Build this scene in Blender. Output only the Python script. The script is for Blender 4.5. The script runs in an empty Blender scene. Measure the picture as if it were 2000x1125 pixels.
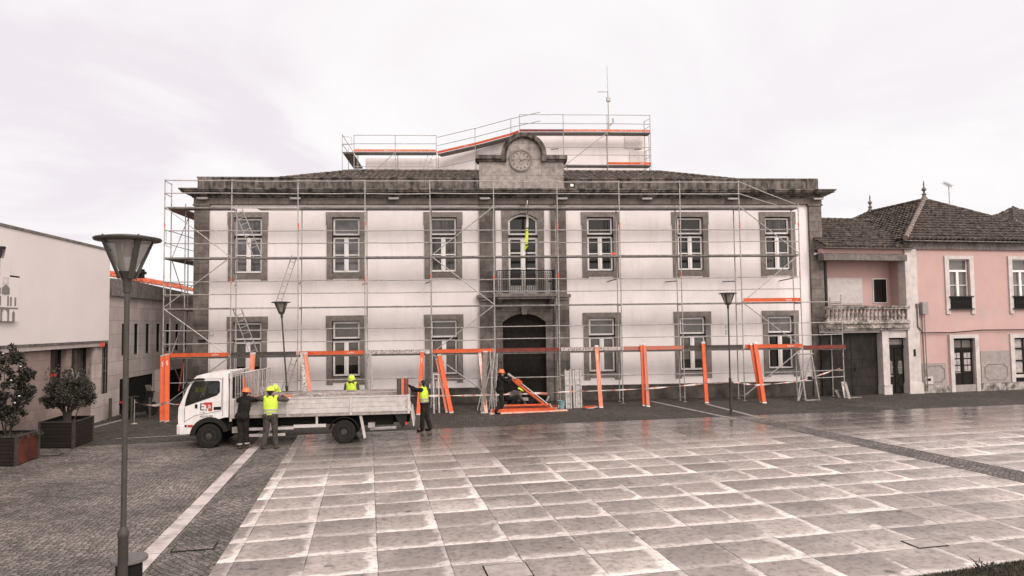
import bpy, bmesh, math, random
from math import sin, cos, pi, radians, atan2, sqrt
from mathutils import Vector, Matrix, geometry
random.seed(7)
sc = bpy.context.scene
C = sc.collection
R = radians

# ---------------------------------------------------------------- camera
FPX, CAMH = 1333.0, 3.6
PITCH, ROLL = math.atan((631.5 - 562.5) / FPX), -0.0125
cam_d = bpy.data.cameras.new('camera'); cam = bpy.data.objects.new('camera', cam_d); C.objects.link(cam)
cam_d.sensor_width = 36.0; cam_d.lens = FPX / 2000.0 * 36.0
cam_d.clip_start = 0.1; cam_d.clip_end = 3000
CR = Matrix.Rotation(pi / 2 + PITCH, 3, 'X') @ Matrix.Rotation(ROLL, 3, 'Z')
cam.matrix_world = Matrix.Translation((0, 0, CAMH)) @ CR.to_4x4()
sc.camera = cam
# ---------------------------------------------------------------- world: bright overcast sky
sc.view_settings.view_transform = 'Standard'
sc.view_settings.look = 'None'
sc.view_settings.gamma = 1.0
sc.view_settings.exposure = 0.0
sc.cycles.max_bounces = 6
sc.cycles.diffuse_bounces = 3
sc.cycles.glossy_bounces = 3
sc.cycles.use_denoising = True
SUN_EL, SUN_AZ = 37, 145          # azimuth clockwise from +Y
w = bpy.data.worlds.new('World'); sc.world = w; w.use_nodes = True
nt = w.node_tree; N = nt.nodes; Lk = nt.links; N.clear()
def nd(tree, t, **kw):
    n = tree.nodes.new(t)
    for k, v in kw.items():
        if hasattr(n, k): setattr(n, k, v)
        else: n.inputs[k.replace('_', ' ')].default_value = v
    return n
tc = nd(nt, 'ShaderNodeTexCoord')
sep = nd(nt, 'ShaderNodeSeparateXYZ'); Lk.new(tc.outputs['Generated'], sep.inputs[0])
# cloud deck: project the direction on a flat layer high above, so that clouds flatten toward the horizon
zc = nd(nt, 'ShaderNodeMath', operation='MAXIMUM'); Lk.new(sep.outputs[2], zc.inputs[0]); zc.inputs[1].default_value = 0.0
za = nd(nt, 'ShaderNodeMath', operation='ADD'); Lk.new(zc.outputs[0], za.inputs[0]); za.inputs[1].default_value = 0.16
dx = nd(nt, 'ShaderNodeMath', operation='DIVIDE'); Lk.new(sep.outputs[0], dx.inputs[0]); Lk.new(za.outputs[0], dx.inputs[1])
dy = nd(nt, 'ShaderNodeMath', operation='DIVIDE'); Lk.new(sep.outputs[1], dy.inputs[0]); Lk.new(za.outputs[0], dy.inputs[1])
cb = nd(nt, 'ShaderNodeCombineXYZ'); Lk.new(dx.outputs[0], cb.inputs[0]); Lk.new(dy.outputs[0], cb.inputs[1])
n1 = nd(nt, 'ShaderNodeTexNoise', Scale=0.9, Detail=6.0, Roughness=0.52, Distortion=0.8); Lk.new(cb.outputs[0], n1.inputs['Vector'])
rp = nd(nt, 'ShaderNodeValToRGB'); Lk.new(n1.outputs['Fac'], rp.inputs[0])
rp.color_ramp.elements[0].position = 0.40; rp.color_ramp.elements[0].color = (0.86, 0.80, 0.845, 1)
rp.color_ramp.elements[1].position = 0.66; rp.color_ramp.elements[1].color = (1.0, 0.985, 0.98, 1)
e = rp.color_ramp.elements.new(0.52); e.color = (0.95, 0.91, 0.925, 1)
# the cloud thins toward the sun side (right of the picture) and thickens on the left
sx = nd(nt, 'ShaderNodeMapRange'); Lk.new(sep.outputs[0], sx.inputs[0])
sx.inputs[1].default_value = -0.35; sx.inputs[2].default_value = 0.25; sx.inputs[3].default_value = 0.0; sx.inputs[4].default_value = 0.42
mx = nd(nt, 'ShaderNodeMix', data_type='RGBA'); Lk.new(sx.outputs[0], mx.inputs[0]); Lk.new(rp.outputs[0], mx.inputs[6]); mx.inputs[7].default_value = (1.0, 0.985, 0.985, 1)
# overcast sky: brighter toward the hidden sun, which is behind the camera
dt = nd(nt, 'ShaderNodeVectorMath', operation='DOT_PRODUCT'); Lk.new(tc.outputs['Generated'], dt.inputs[0])
dt.inputs[1].default_value = (sin(R(SUN_AZ)) * cos(R(46)), cos(R(SUN_AZ)) * cos(R(46)), sin(R(46)))
zr = nd(nt, 'ShaderNodeMapRange', interpolation_type='SMOOTHSTEP'); Lk.new(dt.outputs['Value'], zr.inputs[0])
zr.inputs[1].default_value = 0.20; zr.inputs[2].default_value = 1.0; zr.inputs[3].default_value = 1.0; zr.inputs[4].default_value = 2.9
zt_ = nd(nt, 'ShaderNodeMapRange', interpolation_type='SMOOTHSTEP'); Lk.new(dt.outputs['Value'], zt_.inputs[0])
zt_.inputs[1].default_value = 0.2; zt_.inputs[2].default_value = 0.9; zt_.inputs[3].default_value = 0.0; zt_.inputs[4].default_value = 1.0
mw = nd(nt, 'ShaderNodeMix', data_type='RGBA'); Lk.new(zt_.outputs[0], mw.inputs[0]); Lk.new(mx.outputs[2], mw.inputs[6]); mw.inputs[7].default_value = (1.0, 0.95, 0.91, 1)
bg = nd(nt, 'ShaderNodeBackground'); Lk.new(mw.outputs[2], bg.inputs[0]); Lk.new(zr.outputs[0], bg.inputs[1])
sky = nd(nt, 'ShaderNodeTexSky', sky_type='NISHITA', sun_disc=False)
sky.sun_elevation = R(SUN_EL); sky.sun_rotation = R(SUN_AZ)
bg2 = nd(nt, 'ShaderNodeBackground'); Lk.new(sky.outputs[0], bg2.inputs[0]); bg2.inputs[1].default_value = 0.004
ad = nd(nt, 'ShaderNodeAddShader'); Lk.new(bg.outputs[0], ad.inputs[0]); Lk.new(bg2.outputs[0], ad.inputs[1])
wo = nd(nt, 'ShaderNodeOutputWorld'); Lk.new(ad.outputs[0], wo.inputs[0])
sl = bpy.data.lights.new('sun', 'SUN'); sl.energy = 1.5; sl.angle = R(17); sl.color = (1.0, 0.955, 0.92)
so = bpy.data.objects.new('sun', sl); C.objects.link(so)
sd = Vector((sin(R(SUN_AZ)) * cos(R(SUN_EL)), cos(R(SUN_AZ)) * cos(R(SUN_EL)), sin(R(SUN_EL))))
so.rotation_euler = sd.to_track_quat('Z', 'Y').to_euler()

# ---------------------------------------------------------------- survey helpers: the photograph's pixels to points on real planes
def ray(x, y): return CR @ Vector(((x - 1000) / FPX, -(y - 562.5) / FPX, -1))
def ground(x, y, z=0.0):
    d = ray(x, y); t = (z - CAMH) / d.z
    return Vector((0, 0, CAMH)) + d * t
class Plane:
    def __init__(s, O, th):
        s.O = Vector(O); s.th = th; s.u = Vector((cos(th), sin(th), 0)); s.n = Vector((-sin(th), cos(th), 0))
    def hit(s, x, y, d=0.0):
        "local (s, z) of a pixel on the plane d metres behind the reference plane"
        r = ray(x, y); c = Vector((0, 0, CAMH)); o = s.O + s.n * d
        t = (o - c).dot(s.n) / r.dot(s.n); p = c + r * t
        return (p - s.O).dot(s.u), p.z
    def w(s, a, d, z=0.0): return s.O + s.u * a + s.n * d + Vector((0, 0, z))
    def loc(s, p):
        q = Vector(p) - s.O
        return Vector((q.dot(s.u), q.dot(s.n), q.z))
FAC = Plane((14.7126, 32.6820, 0), R(4.2))       # main building front
PNK = Plane((21.0510, 33.3453, 0), R(11.9))      # pink house front
TRK = Plane((-9.0761, 20.4833, 0), R(7.14))      # truck, near side
LFT = Plane((-15.9445, 27.1209, 0), atan2(1, -.125))   # left street side, u runs into the depth, n points left
PAV = R(11.9)

# ---------------------------------------------------------------- materials
MATS = {}
def mat(name, col, col2=None, scale=4.0, rough=0.8, rough2=None, bump=0.0, bscale=30, streak=None, samt=0.5, metal=0.0,
        brick=None, coat=0.0, spec=0.22, ramp=(0.35, 0.65), sscale=(5, 5, 0.35), mortar=0.55, sramp=(0.45, 0.75)):
    if name in MATS: return MATS[name]
    m = bpy.data.materials.new(name); m.use_nodes = True; t = m.node_tree; L = t.links
    b = t.nodes['Principled BSDF']
    b.inputs['Roughness'].default_value = rough; b.inputs['Metallic'].default_value = metal
    b.inputs['Specular IOR Level'].default_value = spec
    b.inputs['Coat Weight'].default_value = coat; b.inputs['Coat Roughness'].default_value = 0.05
    tc = nd(t, 'ShaderNodeTexCoord'); v = tc.outputs['Object']
    no = nd(t, 'ShaderNodeTexNoise', Scale=scale, Detail=8.0, Roughness=0.62); L.new(v, no.inputs['Vector'])
    r = nd(t, 'ShaderNodeValToRGB'); L.new(no.outputs['Fac'], r.inputs[0])
    if col2 is None: col2 = tuple(c * 0.82 for c in col)
    r.color_ramp.elements[0].position = ramp[0]; r.color_ramp.elements[0].color = (*col2, 1)
    r.color_ramp.elements[1].position = ramp[1]; r.color_ramp.elements[1].color = (*col, 1)
    out = r.outputs[0]; hgt = None
    if brick:
        bw, bh, ax = brick
        s2 = nd(t, 'ShaderNodeSeparateXYZ'); L.new(v, s2.inputs[0])
        c2 = nd(t, 'ShaderNodeCombineXYZ')
        L.new(s2.outputs['XYZ'.index(ax[0])], c2.inputs[0]); L.new(s2.outputs['XYZ'.index(ax[1])], c2.inputs[1])
        k = nd(t, 'ShaderNodeTexBrick'); k.inputs['Scale'].default_value = 1.0
        k.inputs['Brick Width'].default_value = bw; k.inputs['Row Height'].default_value = bh
        k.inputs['Mortar Size'].default_value = 0.012; k.inputs['Mortar Smooth'].default_value = 0.3
        k.inputs['Color1'].default_value = (1, 1, 1, 1); k.inputs['Color2'].default_value = (0.84, 0.83, 0.82, 1)
        k.inputs['Mortar'].default_value = (mortar, mortar, mortar, 1); L.new(c2.outputs[0], k.inputs['Vector'])
        mm = nd(t, 'ShaderNodeMix', data_type='RGBA', blend_type='MULTIPLY'); mm.inputs[0].default_value = 1.0
        L.new(out, mm.inputs[6]); L.new(k.outputs['Color'], mm.inputs[7]); out = mm.outputs[2]
        hgt = k.outputs['Fac']
    if streak:
        mp = nd(t, 'ShaderNodeMapping'); mp.inputs['Scale'].default_value = sscale; L.new(v, mp.inputs[0])
        sn = nd(t, 'ShaderNodeTexNoise', Scale=1.0, Detail=6.0, Roughness=0.6); L.new(mp.outputs[0], sn.inputs['Vector'])
        sr = nd(t, 'ShaderNodeMapRange'); L.new(sn.outputs['Fac'], sr.inputs[0])
        sr.inputs[1].default_value = sramp[0]; sr.inputs[2].default_value = sramp[1]; sr.inputs[3].default_value = 0; sr.inputs[4].default_value = samt
        ms = nd(t, 'ShaderNodeMix', data_type='RGBA'); L.new(sr.outputs[0], ms.inputs[0]); L.new(out, ms.inputs[6]); ms.inputs[7].default_value = (*streak, 1)
        out = ms.outputs[2]
    L.new(out, b.inputs['Base Color'])
    if rough2 is not None:
        rr = nd(t, 'ShaderNodeMapRange'); L.new(no.outputs['Fac'], rr.inputs[0]); rr.inputs[1].default_value = .3; rr.inputs[2].default_value = .7
        rr.inputs[3].default_value = rough2; rr.inputs[4].default_value = rough; L.new(rr.outputs[0], b.inputs['Roughness'])
    if bump > 0:
        bn = nd(t, 'ShaderNodeTexNoise', Scale=bscale, Detail=6.0); L.new(v, bn.inputs['Vector'])
        bb = nd(t, 'ShaderNodeBump'); bb.inputs['Strength'].default_value = bump; bb.inputs['Distance'].default_value = 0.02
        L.new(bn.outputs['Fac'], bb.inputs['Height']); L.new(bb.outputs[0], b.inputs['Normal'])
        if hgt is not None:
            b2 = nd(t, 'ShaderNodeBump', invert=True); b2.inputs['Strength'].default_value = 0.6; b2.inputs['Distance'].default_value = 0.01
            L.new(hgt, b2.inputs['Height']); L.new(bb.outputs[0], b2.inputs['Normal']); L.new(b2.outputs[0], b.inputs['Normal'])
    MATS[name] = m
    return m

STONE = (0.195, 0.163, 0.143); STONE2 = (0.108, 0.089, 0.078); SOOT = (0.022, 0.018, 0.015)
m_wall = mat('white_render', (0.72, 0.645, 0.62), (0.64, 0.57, 0.545), scale=0.9, rough=0.9, bump=0.12, bscale=40, streak=(0.42, 0.36, 0.33), samt=0.24, sscale=(5, 5, 0.45), sramp=(.54, .74))
m_stone = mat('granite_ashlar', STONE, STONE2, scale=3.2, rough=0.9, bump=0.35, bscale=60, brick=(0.9, 0.46, 'XZ'), streak=SOOT, samt=0.45, sscale=(3, 3, 0.8), sramp=(.52, .8))
m_trim = mat('granite_trim', (0.225, 0.187, 0.165), (0.145, 0.120, 0.105), scale=5, rough=0.9, bump=0.3, bscale=80)
m_frieze = mat('granite_frieze', (0.19, 0.152, 0.13), STONE2, scale=3, rough=0.9, bump=0.3, bscale=60, brick=(1.3, 0.9, 'XZ'), mortar=.4)
m_soot = mat('weathered_granite', (0.20, 0.163, 0.142), (0.085, 0.07, 0.06), scale=2.4, rough=0.95, bump=0.5, bscale=40, brick=(1.25, 3.0, 'XZ'), mortar=.4, streak=SOOT, samt=0.93, sscale=(3.5, 3.5, 1.1), sramp=(.44, .62))
m_gable = mat('granite_gable', (0.33, 0.28, 0.25), (0.20, 0.168, 0.15), scale=4, rough=0.95, bump=0.4, bscale=50, brick=(1.4, 0.75, 'XZ'), mortar=.6, streak=SOOT, samt=0.6, sscale=(3, 3, 1.0), sramp=(.55, .75))
m_plinth = mat('damp_plinth', (0.10, 0.08, 0.068), (0.035, 0.028, 0.023), scale=1.6, rough=0.85, bump=0.3, streak=SOOT, samt=.6, sscale=(1.5, 1.5, 1.5))
m_white = mat('white_paint', (0.72, 0.66, 0.63), (0.62, 0.56, 0.53), scale=8, rough=0.45)
m_glass = mat('dark_glass', (0.014, 0.012, 0.010), (0.008, 0.007, 0.006), scale=1.5, rough=0.06, spec=.3)
m_skyglass = mat('painted_sky_glass', (0.13, 0.115, 0.118), (0.03, 0.026, 0.025), scale=0.9, rough=0.05, spec=.5)  # pale sky reflection painted into the pane colour
m_curtain = mat('curtained_glass', (0.09, 0.076, 0.068), (0.015, 0.013, 0.011), scale=1, rough=0.1, spec=.35, streak=(0.02, 0.017, 0.015), samt=0.9, sscale=(9, 9, 0.1), sramp=(.45, .55))
m_blind = mat('blind_glass', (0.125, 0.106, 0.094), (0.085, 0.072, 0.064), scale=1.2, rough=0.08, spec=.4)
m_wood = mat('dark_door_wood', (0.020, 0.016, 0.013), (0.011, 0.009, 0.007), scale=6, rough=0.7, bump=0.2, spec=.12)
m_iron = mat('black_iron', (0.014, 0.012, 0.011), rough=0.6, spec=.2)
m_tile = mat('weathered_roof_tile', (0.135, 0.103, 0.087), (0.022, 0.018, 0.015), scale=3.5, rough=0.95, bump=0.4, bscale=30, streak=(0.30, 0.24, 0.21), samt=0.35, sscale=(6, 6, 6), sramp=(.6, .75))
m_tile2 = mat('mossy_roof_tile', (0.125, 0.096, 0.082), (0.022, 0.018, 0.015), scale=4, rough=0.95, bump=0.4, streak=(0.36, 0.30, 0.27), samt=0.5, sscale=(4, 4, 4), sramp=(.64, .76))
m_otile = mat('orange_roof_tile', (0.62, 0.16, 0.08), (0.42, 0.10, 0.05), scale=4, rough=0.9, bump=0.4)
m_galv = mat('galvanised_steel', (0.42, 0.375, 0.355), (0.24, 0.21, 0.195), scale=9, rough=0.5, metal=0.35)
m_galvl = mat('bright_aluminium', (0.40, 0.355, 0.335), (0.26, 0.23, 0.215), scale=9, rough=0.45, metal=0.3)
m_deck = mat('deck_steel', (0.20, 0.175, 0.16), (0.10, 0.087, 0.078), scale=5, rough=0.6)
m_orange = mat('orange_board', (0.56, 0.088, 0.024), (0.42, 0.062, 0.018), scale=3, rough=0.55, streak=(0.40, 0.16, 0.10), samt=.4, sscale=(7, 7, 2))
m_orange2 = mat('faded_orange_board', (0.54, 0.15, 0.08), (0.40, 0.12, 0.07), scale=6, rough=0.6, streak=(.45, .36, .32), samt=.6, sscale=(9, 9, 2))
m_redb = mat('dark_red_board', (0.22, 0.035, 0.02), (0.10, 0.025, 0.018), scale=6, rough=0.6, streak=(.05, .04, .035), samt=.6, sscale=(6, 6, 3))
m_wornb = mat('worn_pale_board', (0.44, 0.38, 0.35), (0.10, 0.07, 0.06), scale=22, rough=0.8, ramp=(.40, .54))
m_wornr = mat('worn_red_board', (0.50, 0.11, 0.055), (0.22, 0.16, 0.14), scale=14, rough=0.7, ramp=(.42, .54))
m_darkb = mat('dark_board', (0.085, 0.065, 0.055), (0.03, 0.025, 0.021), scale=12, rough=0.8)
m_marker = mat('red_marker', (0.62, 0.09, 0.045), rough=0.6)
m_pink = mat('pink_render', (0.455, 0.290, 0.265), (0.40, 0.258, 0.236), scale=0.8, rough=0.92, bump=0.15, streak=(0.36, 0.295, 0.275), samt=0.7, sscale=(0.9, 0.9, 0.7), sramp=(.55, .68))
m_cream = mat('cream_trim', (0.52, 0.455, 0.425), (0.40, 0.345, 0.32), scale=3, rough=0.85, streak=(0.20, 0.165, 0.15), samt=0.3, sscale=(6, 6, 0.7), sramp=(.52, .8))
m_creamd = mat('stained_cream_trim', (0.36, 0.31, 0.28), (0.09, 0.075, 0.066), scale=2.8, rough=0.9, ramp=(.38, .56), streak=(0.045, 0.037, 0.032), samt=0.8, sscale=(7, 7, 2.5), sramp=(.50, .66))
m_dado = mat('grey_dado', (0.30, 0.255, 0.238), (0.23, 0.193, 0.18), scale=4, rough=0.9, bump=0.3)
m_shutter = mat('roller_shutter', (0.54, 0.475, 0.45), rough=0.6)
m_metald = mat('dark_metal_gate', (0.032, 0.026, 0.023), (0.016, 0.013, 0.011), scale=2.0, rough=0.7, spec=.15, brick=(.34, .42, 'XZ'), mortar=.45)
m_lwhite = mat('smooth_light_cladding', (0.60, 0.53, 0.505), (0.56, 0.49, 0.465), scale=0.5, rough=0.85)
m_lstone = mat('pinkish_ashlar', (0.29, 0.215, 0.19), (0.20, 0.15, 0.13), scale=1.1, rough=0.85, brick=(0.62, 0.32, 'XZ'), mortar=.78, bump=.2)
m_lpanel = mat('stone_panels', (0.43, 0.36, 0.33), (0.34, 0.283, 0.258), scale=1.2, rough=0.8, brick=(0.9, 0.56, 'XZ'), mortar=.55)
m_conc = mat('rough_concrete', (0.21, 0.175, 0.16), (0.10, 0.083, 0.075), scale=7, rough=0.95, bump=.5, streak=(0.05, .042, .037), samt=.6, sscale=(3, 3, .8))
m_black = mat('near_black', (0.008, 0.007, 0.006), rough=0.85, spec=.2)
m_rubber = mat('tyre_rubber', (0.012, 0.0105, 0.0095), (0.02, 0.0175, 0.0155), scale=10, rough=0.9, spec=.12)
m_tpaint = mat('white_truck_paint', (0.66, 0.61, 0.59), (0.58, 0.53, 0.51), scale=3, rough=0.35, coat=0.2, streak=(.30, .25, .225), samt=.35, sscale=(4, 4, 2))
m_bed = mat('worn_truck_bed', (0.49, 0.435, 0.41), (0.36, 0.315, 0.295), scale=5, rough=0.6, streak=(.22, .18, .16), samt=.5, sscale=(1.2, 3, 9), sramp=(.52, .75))
m_bedw = mat('weathered_bed_wood', (0.36, 0.30, 0.275), (0.20, 0.165, 0.15), scale=8, rough=0.85, streak=(.12, .1, .09), samt=.6, sscale=(1, 6, 9))
m_rim = mat('steel_rim', (0.055, 0.048, 0.043), (0.028, 0.024, 0.022), scale=9, rough=0.7, spec=.25)
m_lamp = mat('lamp_dark_paint', (0.055, 0.046, 0.039), (0.038, 0.032, 0.027), scale=6, rough=0.5, coat=.1)
m_planter = mat('dark_planter_boards', (0.026, 0.020, 0.018), (0.018, 0.014, 0.0125), scale=5, rough=0.55, brick=(8, .105, 'XZ'), mortar=.4)
m_plred = mat('red_planter_panel', (0.125, 0.028, 0.016), (0.05, 0.017, 0.012), scale=2.5, rough=0.55)
m_soil = mat('soil', (0.05, 0.037, 0.03), (0.02, 0.016, 0.013), scale=14, rough=1, bump=1)
m_leaf = mat('dark_leaves', (0.030, 0.028, 0.020), (0.010, 0.0095, 0.007), scale=8, rough=0.42)
m_leaf2 = mat('dull_leaves', (0.085, 0.073, 0.057), (0.028, 0.025, 0.019), scale=9, rough=0.5)
m_bark = mat('bark', (0.055, 0.044, 0.037), rough=0.9)
m_flower = mat('white_petals', (0.7, 0.62, 0.6), rough=.6)
m_skin = mat('skin', (0.42, 0.23, 0.17), rough=0.55)
m_hiv = mat('hi_vis_yellow', (0.47, 0.60, 0.05), (0.36, 0.46, 0.035), scale=6, rough=0.6)
m_refl = mat('reflective_tape', (0.30, 0.27, 0.25), rough=0.35)
m_hely = mat('yellow_helmet_plastic', (0.50, 0.64, 0.05), rough=0.3, coat=.4)
m_helo = mat('orange_helmet_plastic', (0.62, 0.14, 0.045), rough=0.3, coat=.4)
m_navy = mat('dark_work_jacket', (0.018, 0.0155, 0.0155), (0.010, 0.009, 0.008), scale=9, rough=0.95, spec=.08)
m_greyj = mat('grey_fleece', (0.085, 0.072, 0.064), (0.045, 0.038, 0.034), scale=12, rough=0.95, spec=.08)
m_trous = mat('work_trousers', (0.075, 0.061, 0.053), (0.032, 0.027, 0.024), scale=9, rough=0.95, spec=.08)
m_trousd = mat('dark_trousers', (0.024, 0.020, 0.018), (0.012, 0.010, 0.009), scale=8, rough=0.95, spec=.08)
m_boot = mat('work_boots', (0.10, 0.08, 0.065), rough=0.8)
m_hair = mat('dark_hair', (0.02, 0.015, 0.012), rough=0.7)
m_teal = mat('teal_plastic', (0.16, 0.27, 0.29), (0.3, 0.38, 0.38), scale=10, rough=.5)
m_text = mat('white_lettering', (0.75, 0.68, 0.65), rough=.6)
m_textd = mat('dark_lettering', (0.03, 0.025, 0.025), rough=.6)
m_logor = mat('red_logo_paint', (0.42, 0.04, 0.025), rough=.5)
m_emblem = mat('grey_emblem_paint', (0.19, 0.162, 0.155), rough=.7)
m_emblem2 = mat('pale_emblem_paint', (0.50, 0.44, 0.42), rough=.7)

def glassy():
    m = bpy.data.materials.new('frosted_lamp_glass'); m.use_nodes = True; t = m.node_tree; b = t.nodes['Principled BSDF']
    b.inputs['Base Color'].default_value = (0.24, 0.205, 0.18, 1); b.inputs['Roughness'].default_value = 0.12
    b.inputs['Transmission Weight'].default_value = 0.0; b.inputs['Alpha'].default_value = 0.72
    return m
m_lampglass = glassy()
def carglass():
    m = bpy.data.materials.new('cab_glass'); m.use_nodes = True; t = m.node_tree; b = t.nodes['Principled BSDF']
    b.inputs['Base Color'].default_value = (0.016, 0.014, 0.012, 1); b.inputs['Roughness'].default_value = 0.04
    b.inputs['Alpha'].default_value = 0.50; b.inputs['Coat Weight'].default_value = 0.15
    return m
m_cabglass = carglass()
# ---------------------------------------------------------------- mesh builder
class MB:
    def __init__(s): s.v = []; s.f = []
    def quad(s, a, b, c, d):
        n = len(s.v); s.v += [tuple(a), tuple(b), tuple(c), tuple(d)]; s.f.append((n, n + 1, n + 2, n + 3)); return s
    def poly(s, pts):
        n = len(s.v); s.v += [tuple(p) for p in pts]; s.f.append(tuple(range(n, n + len(pts)))); return s
    def box(s, x0, x1, y0, y1, z0, z1, M=None):
        n = len(s.v)
        P = [(x0, y0, z0), (x1, y0, z0), (x1, y1, z0), (x0, y1, z0), (x0, y0, z1), (x1, y0, z1), (x1, y1, z1), (x0, y1, z1)]
        if M is not None: P = [tuple(M @ Vector(p)) for p in P]
        s.v += P
        s.f += [(n, n + 3, n + 2, n + 1), (n + 4, n + 5, n + 6, n + 7), (n, n + 1, n + 5, n + 4), (n + 1, n + 2, n + 6, n + 5), (n + 2, n + 3, n + 7, n + 6), (n + 3, n, n + 4, n + 7)]
        return s
    def tube(s, p, q, r, r2=None, k=6, caps=True):
        p = Vector(p); q = Vector(q); r2 = r if r2 is None else r2
        d = (q - p)
        if d.length < 1e-6: return s
        d.normalize(); a = d.orthogonal().normalized(); b = d.cross(a); n = len(s.v)
        for (c, rr) in ((p, r), (q, r2)):
            for i in range(k):
                t = 2 * pi * i / k; s.v.append(tuple(c + (a * cos(t) + b * sin(t)) * rr))
        for i in range(k):
            j = (i + 1) % k; s.f.append((n + i, n + j, n + k + j, n + k + i))
        if caps:
            s.f.append(tuple(n + k - 1 - i for i in range(k))); s.f.append(tuple(n + k + i for i in range(k)))
        return s
    def path(s, pts, r, k=6):
        for a, b in zip(pts[:-1], pts[1:]): s.tube(a, b, r, k=k)
        return s
    def lathe(s, prof, c=(0, 0, 0), k=16, axis='Z', cap=True):
        n = len(s.v); c = Vector(c)
        for (r, h) in prof:
            for i in range(k):
                t = 2 * pi * i / k
                p = {'Z': (r * cos(t), r * sin(t), h), 'Y': (r * cos(t), h, r * sin(t)), 'X': (h, r * cos(t), r * sin(t))}[axis]
                s.v.append(tuple(c + Vector(p)))
        for a in range(len(prof) - 1):
            for i in range(k):
                j = (i + 1) % k; s.f.append((n + a * k + i, n + a * k + j, n + (a + 1) * k + j, n + (a + 1) * k + i))
        if cap:
            s.f.append(tuple(n + k - 1 - i for i in range(k))); m = n + (len(prof) - 1) * k; s.f.append(tuple(m + i for i in range(k)))
        return s
    def prism(s, outer, y0, y1, holes=(), ax='XZ'):
        "polygon (with holes) in the XZ plane (or YZ, XY), extruded between y0 and y1"
        def P(p, h):
            return {'XZ': (p[0], h, p[1]), 'YZ': (h, p[0], p[1]), 'XY': (p[0], p[1], h)}[ax]
        loops = [list(outer)] + [list(h) for h in holes]
        tri = geometry.tessellate_polygon([[Vector((p[0], p[1], 0)) for p in l] for l in loops])
        flat = [p for l in loops for p in l]
        for h in (y0, y1):
            n = len(s.v); s.v += [P(p, h) for p in flat]
            s.f += [tuple(n + i for i in (t if h == y0 else t[::-1])) for t in tri]
        for l in loops:
            for i in range(len(l)):
                a, b = l[i], l[(i + 1) % len(l)]
                s.quad(P(a, y0), P(b, y0), P(b, y1), P(a, y1))
        return s
    def build(s, name, m, parent=None, smooth=False, bevel=0.0, fixn=True):
        me = bpy.data.meshes.new(name); me.from_pydata(s.v, [], s.f)
        if isinstance(m, (list, tuple)):
            for q in m: me.materials.append(q)
        else: me.materials.append(m)
        if fixn or bevel:
            bm = bmesh.new(); bm.from_mesh(me)
            bmesh.ops.remove_doubles(bm, verts=bm.verts, dist=1e-5)
            bmesh.ops.recalc_face_normals(bm, faces=bm.faces)
            if bevel: bmesh.ops.bevel(bm, geom=list(bm.edges), offset=bevel, segments=1, affect='EDGES', clamp_overlap=True)
            bm.to_mesh(me); bm.free()
        if smooth:
            for p in me.polygons: p.use_smooth = True
            try: me.set_sharp_from_angle(angle=R(38))
            except Exception: pass
        o = bpy.data.objects.new(name, me); C.objects.link(o)
        if parent is not None: o.parent = parent
        return o
def tag(o, label=None, cat=None, group=None, kind=None):
    if label: o['label'] = label
    if cat: o['category'] = cat
    if group: o['group'] = group
    if kind: o['kind'] = kind
    return o
def thing(name, label, cat, loc=(0, 0, 0), rz=0.0, group=None):
    o = bpy.data.objects.new(name, None); C.objects.link(o); o.location = loc; o.rotation_euler = (0, 0, rz)
    o.empty_display_size = 0.2
    return tag(o, label, cat, group)
def kids(o): return [c for c in bpy.data.objects if c.parent == o]
def dup(root, loc, rz, label, group=None):
    def cp(o, par):
        c = o.copy(); C.objects.link(c)
        if par is not None: c.parent = par
        for ch in kids(o): cp(ch, c)
        return c
    r = cp(root, None); r.location = loc; r.rotation_euler = (0, 0, rz); r['label'] = label
    if group: r['group'] = group
    return r
def text_mesh(name, s, size, m, parent, M, thick=0.002):
    cu = bpy.data.curves.new(name, 'FONT'); cu.body = s; cu.size = size; cu.extrude = thick; cu.align_x = 'CENTER'; cu.align_y = 'CENTER'
    cu.resolution_u = 2
    o = bpy.data.objects.new(name + '_tmp', cu); C.objects.link(o)
    dg = bpy.context.evaluated_depsgraph_get(); me = bpy.data.meshes.new_from_object(o.evaluated_get(dg))
    C.objects.unlink(o); bpy.data.objects.remove(o)
    me.materials.clear(); me.materials.append(m); me.transform(M)
    r = bpy.data.objects.new(name, me); C.objects.link(r); r.parent = parent
    return r
XZ = Matrix(((1, 0, 0, 0), (0, 0, -1, 0), (0, 1, 0, 0), (0, 0, 0, 1)))   # text plane XY -> XZ, facing -Y
# ================================================================ THE SETTING
def local_obj(name, mb, m, plane_th, loc, kind='structure', **k):
    o = mb.build(name, m, None, **k); o.location = loc; o.rotation_euler = (0, 0, plane_th)
    if kind: o['kind'] = kind
    return o

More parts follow.
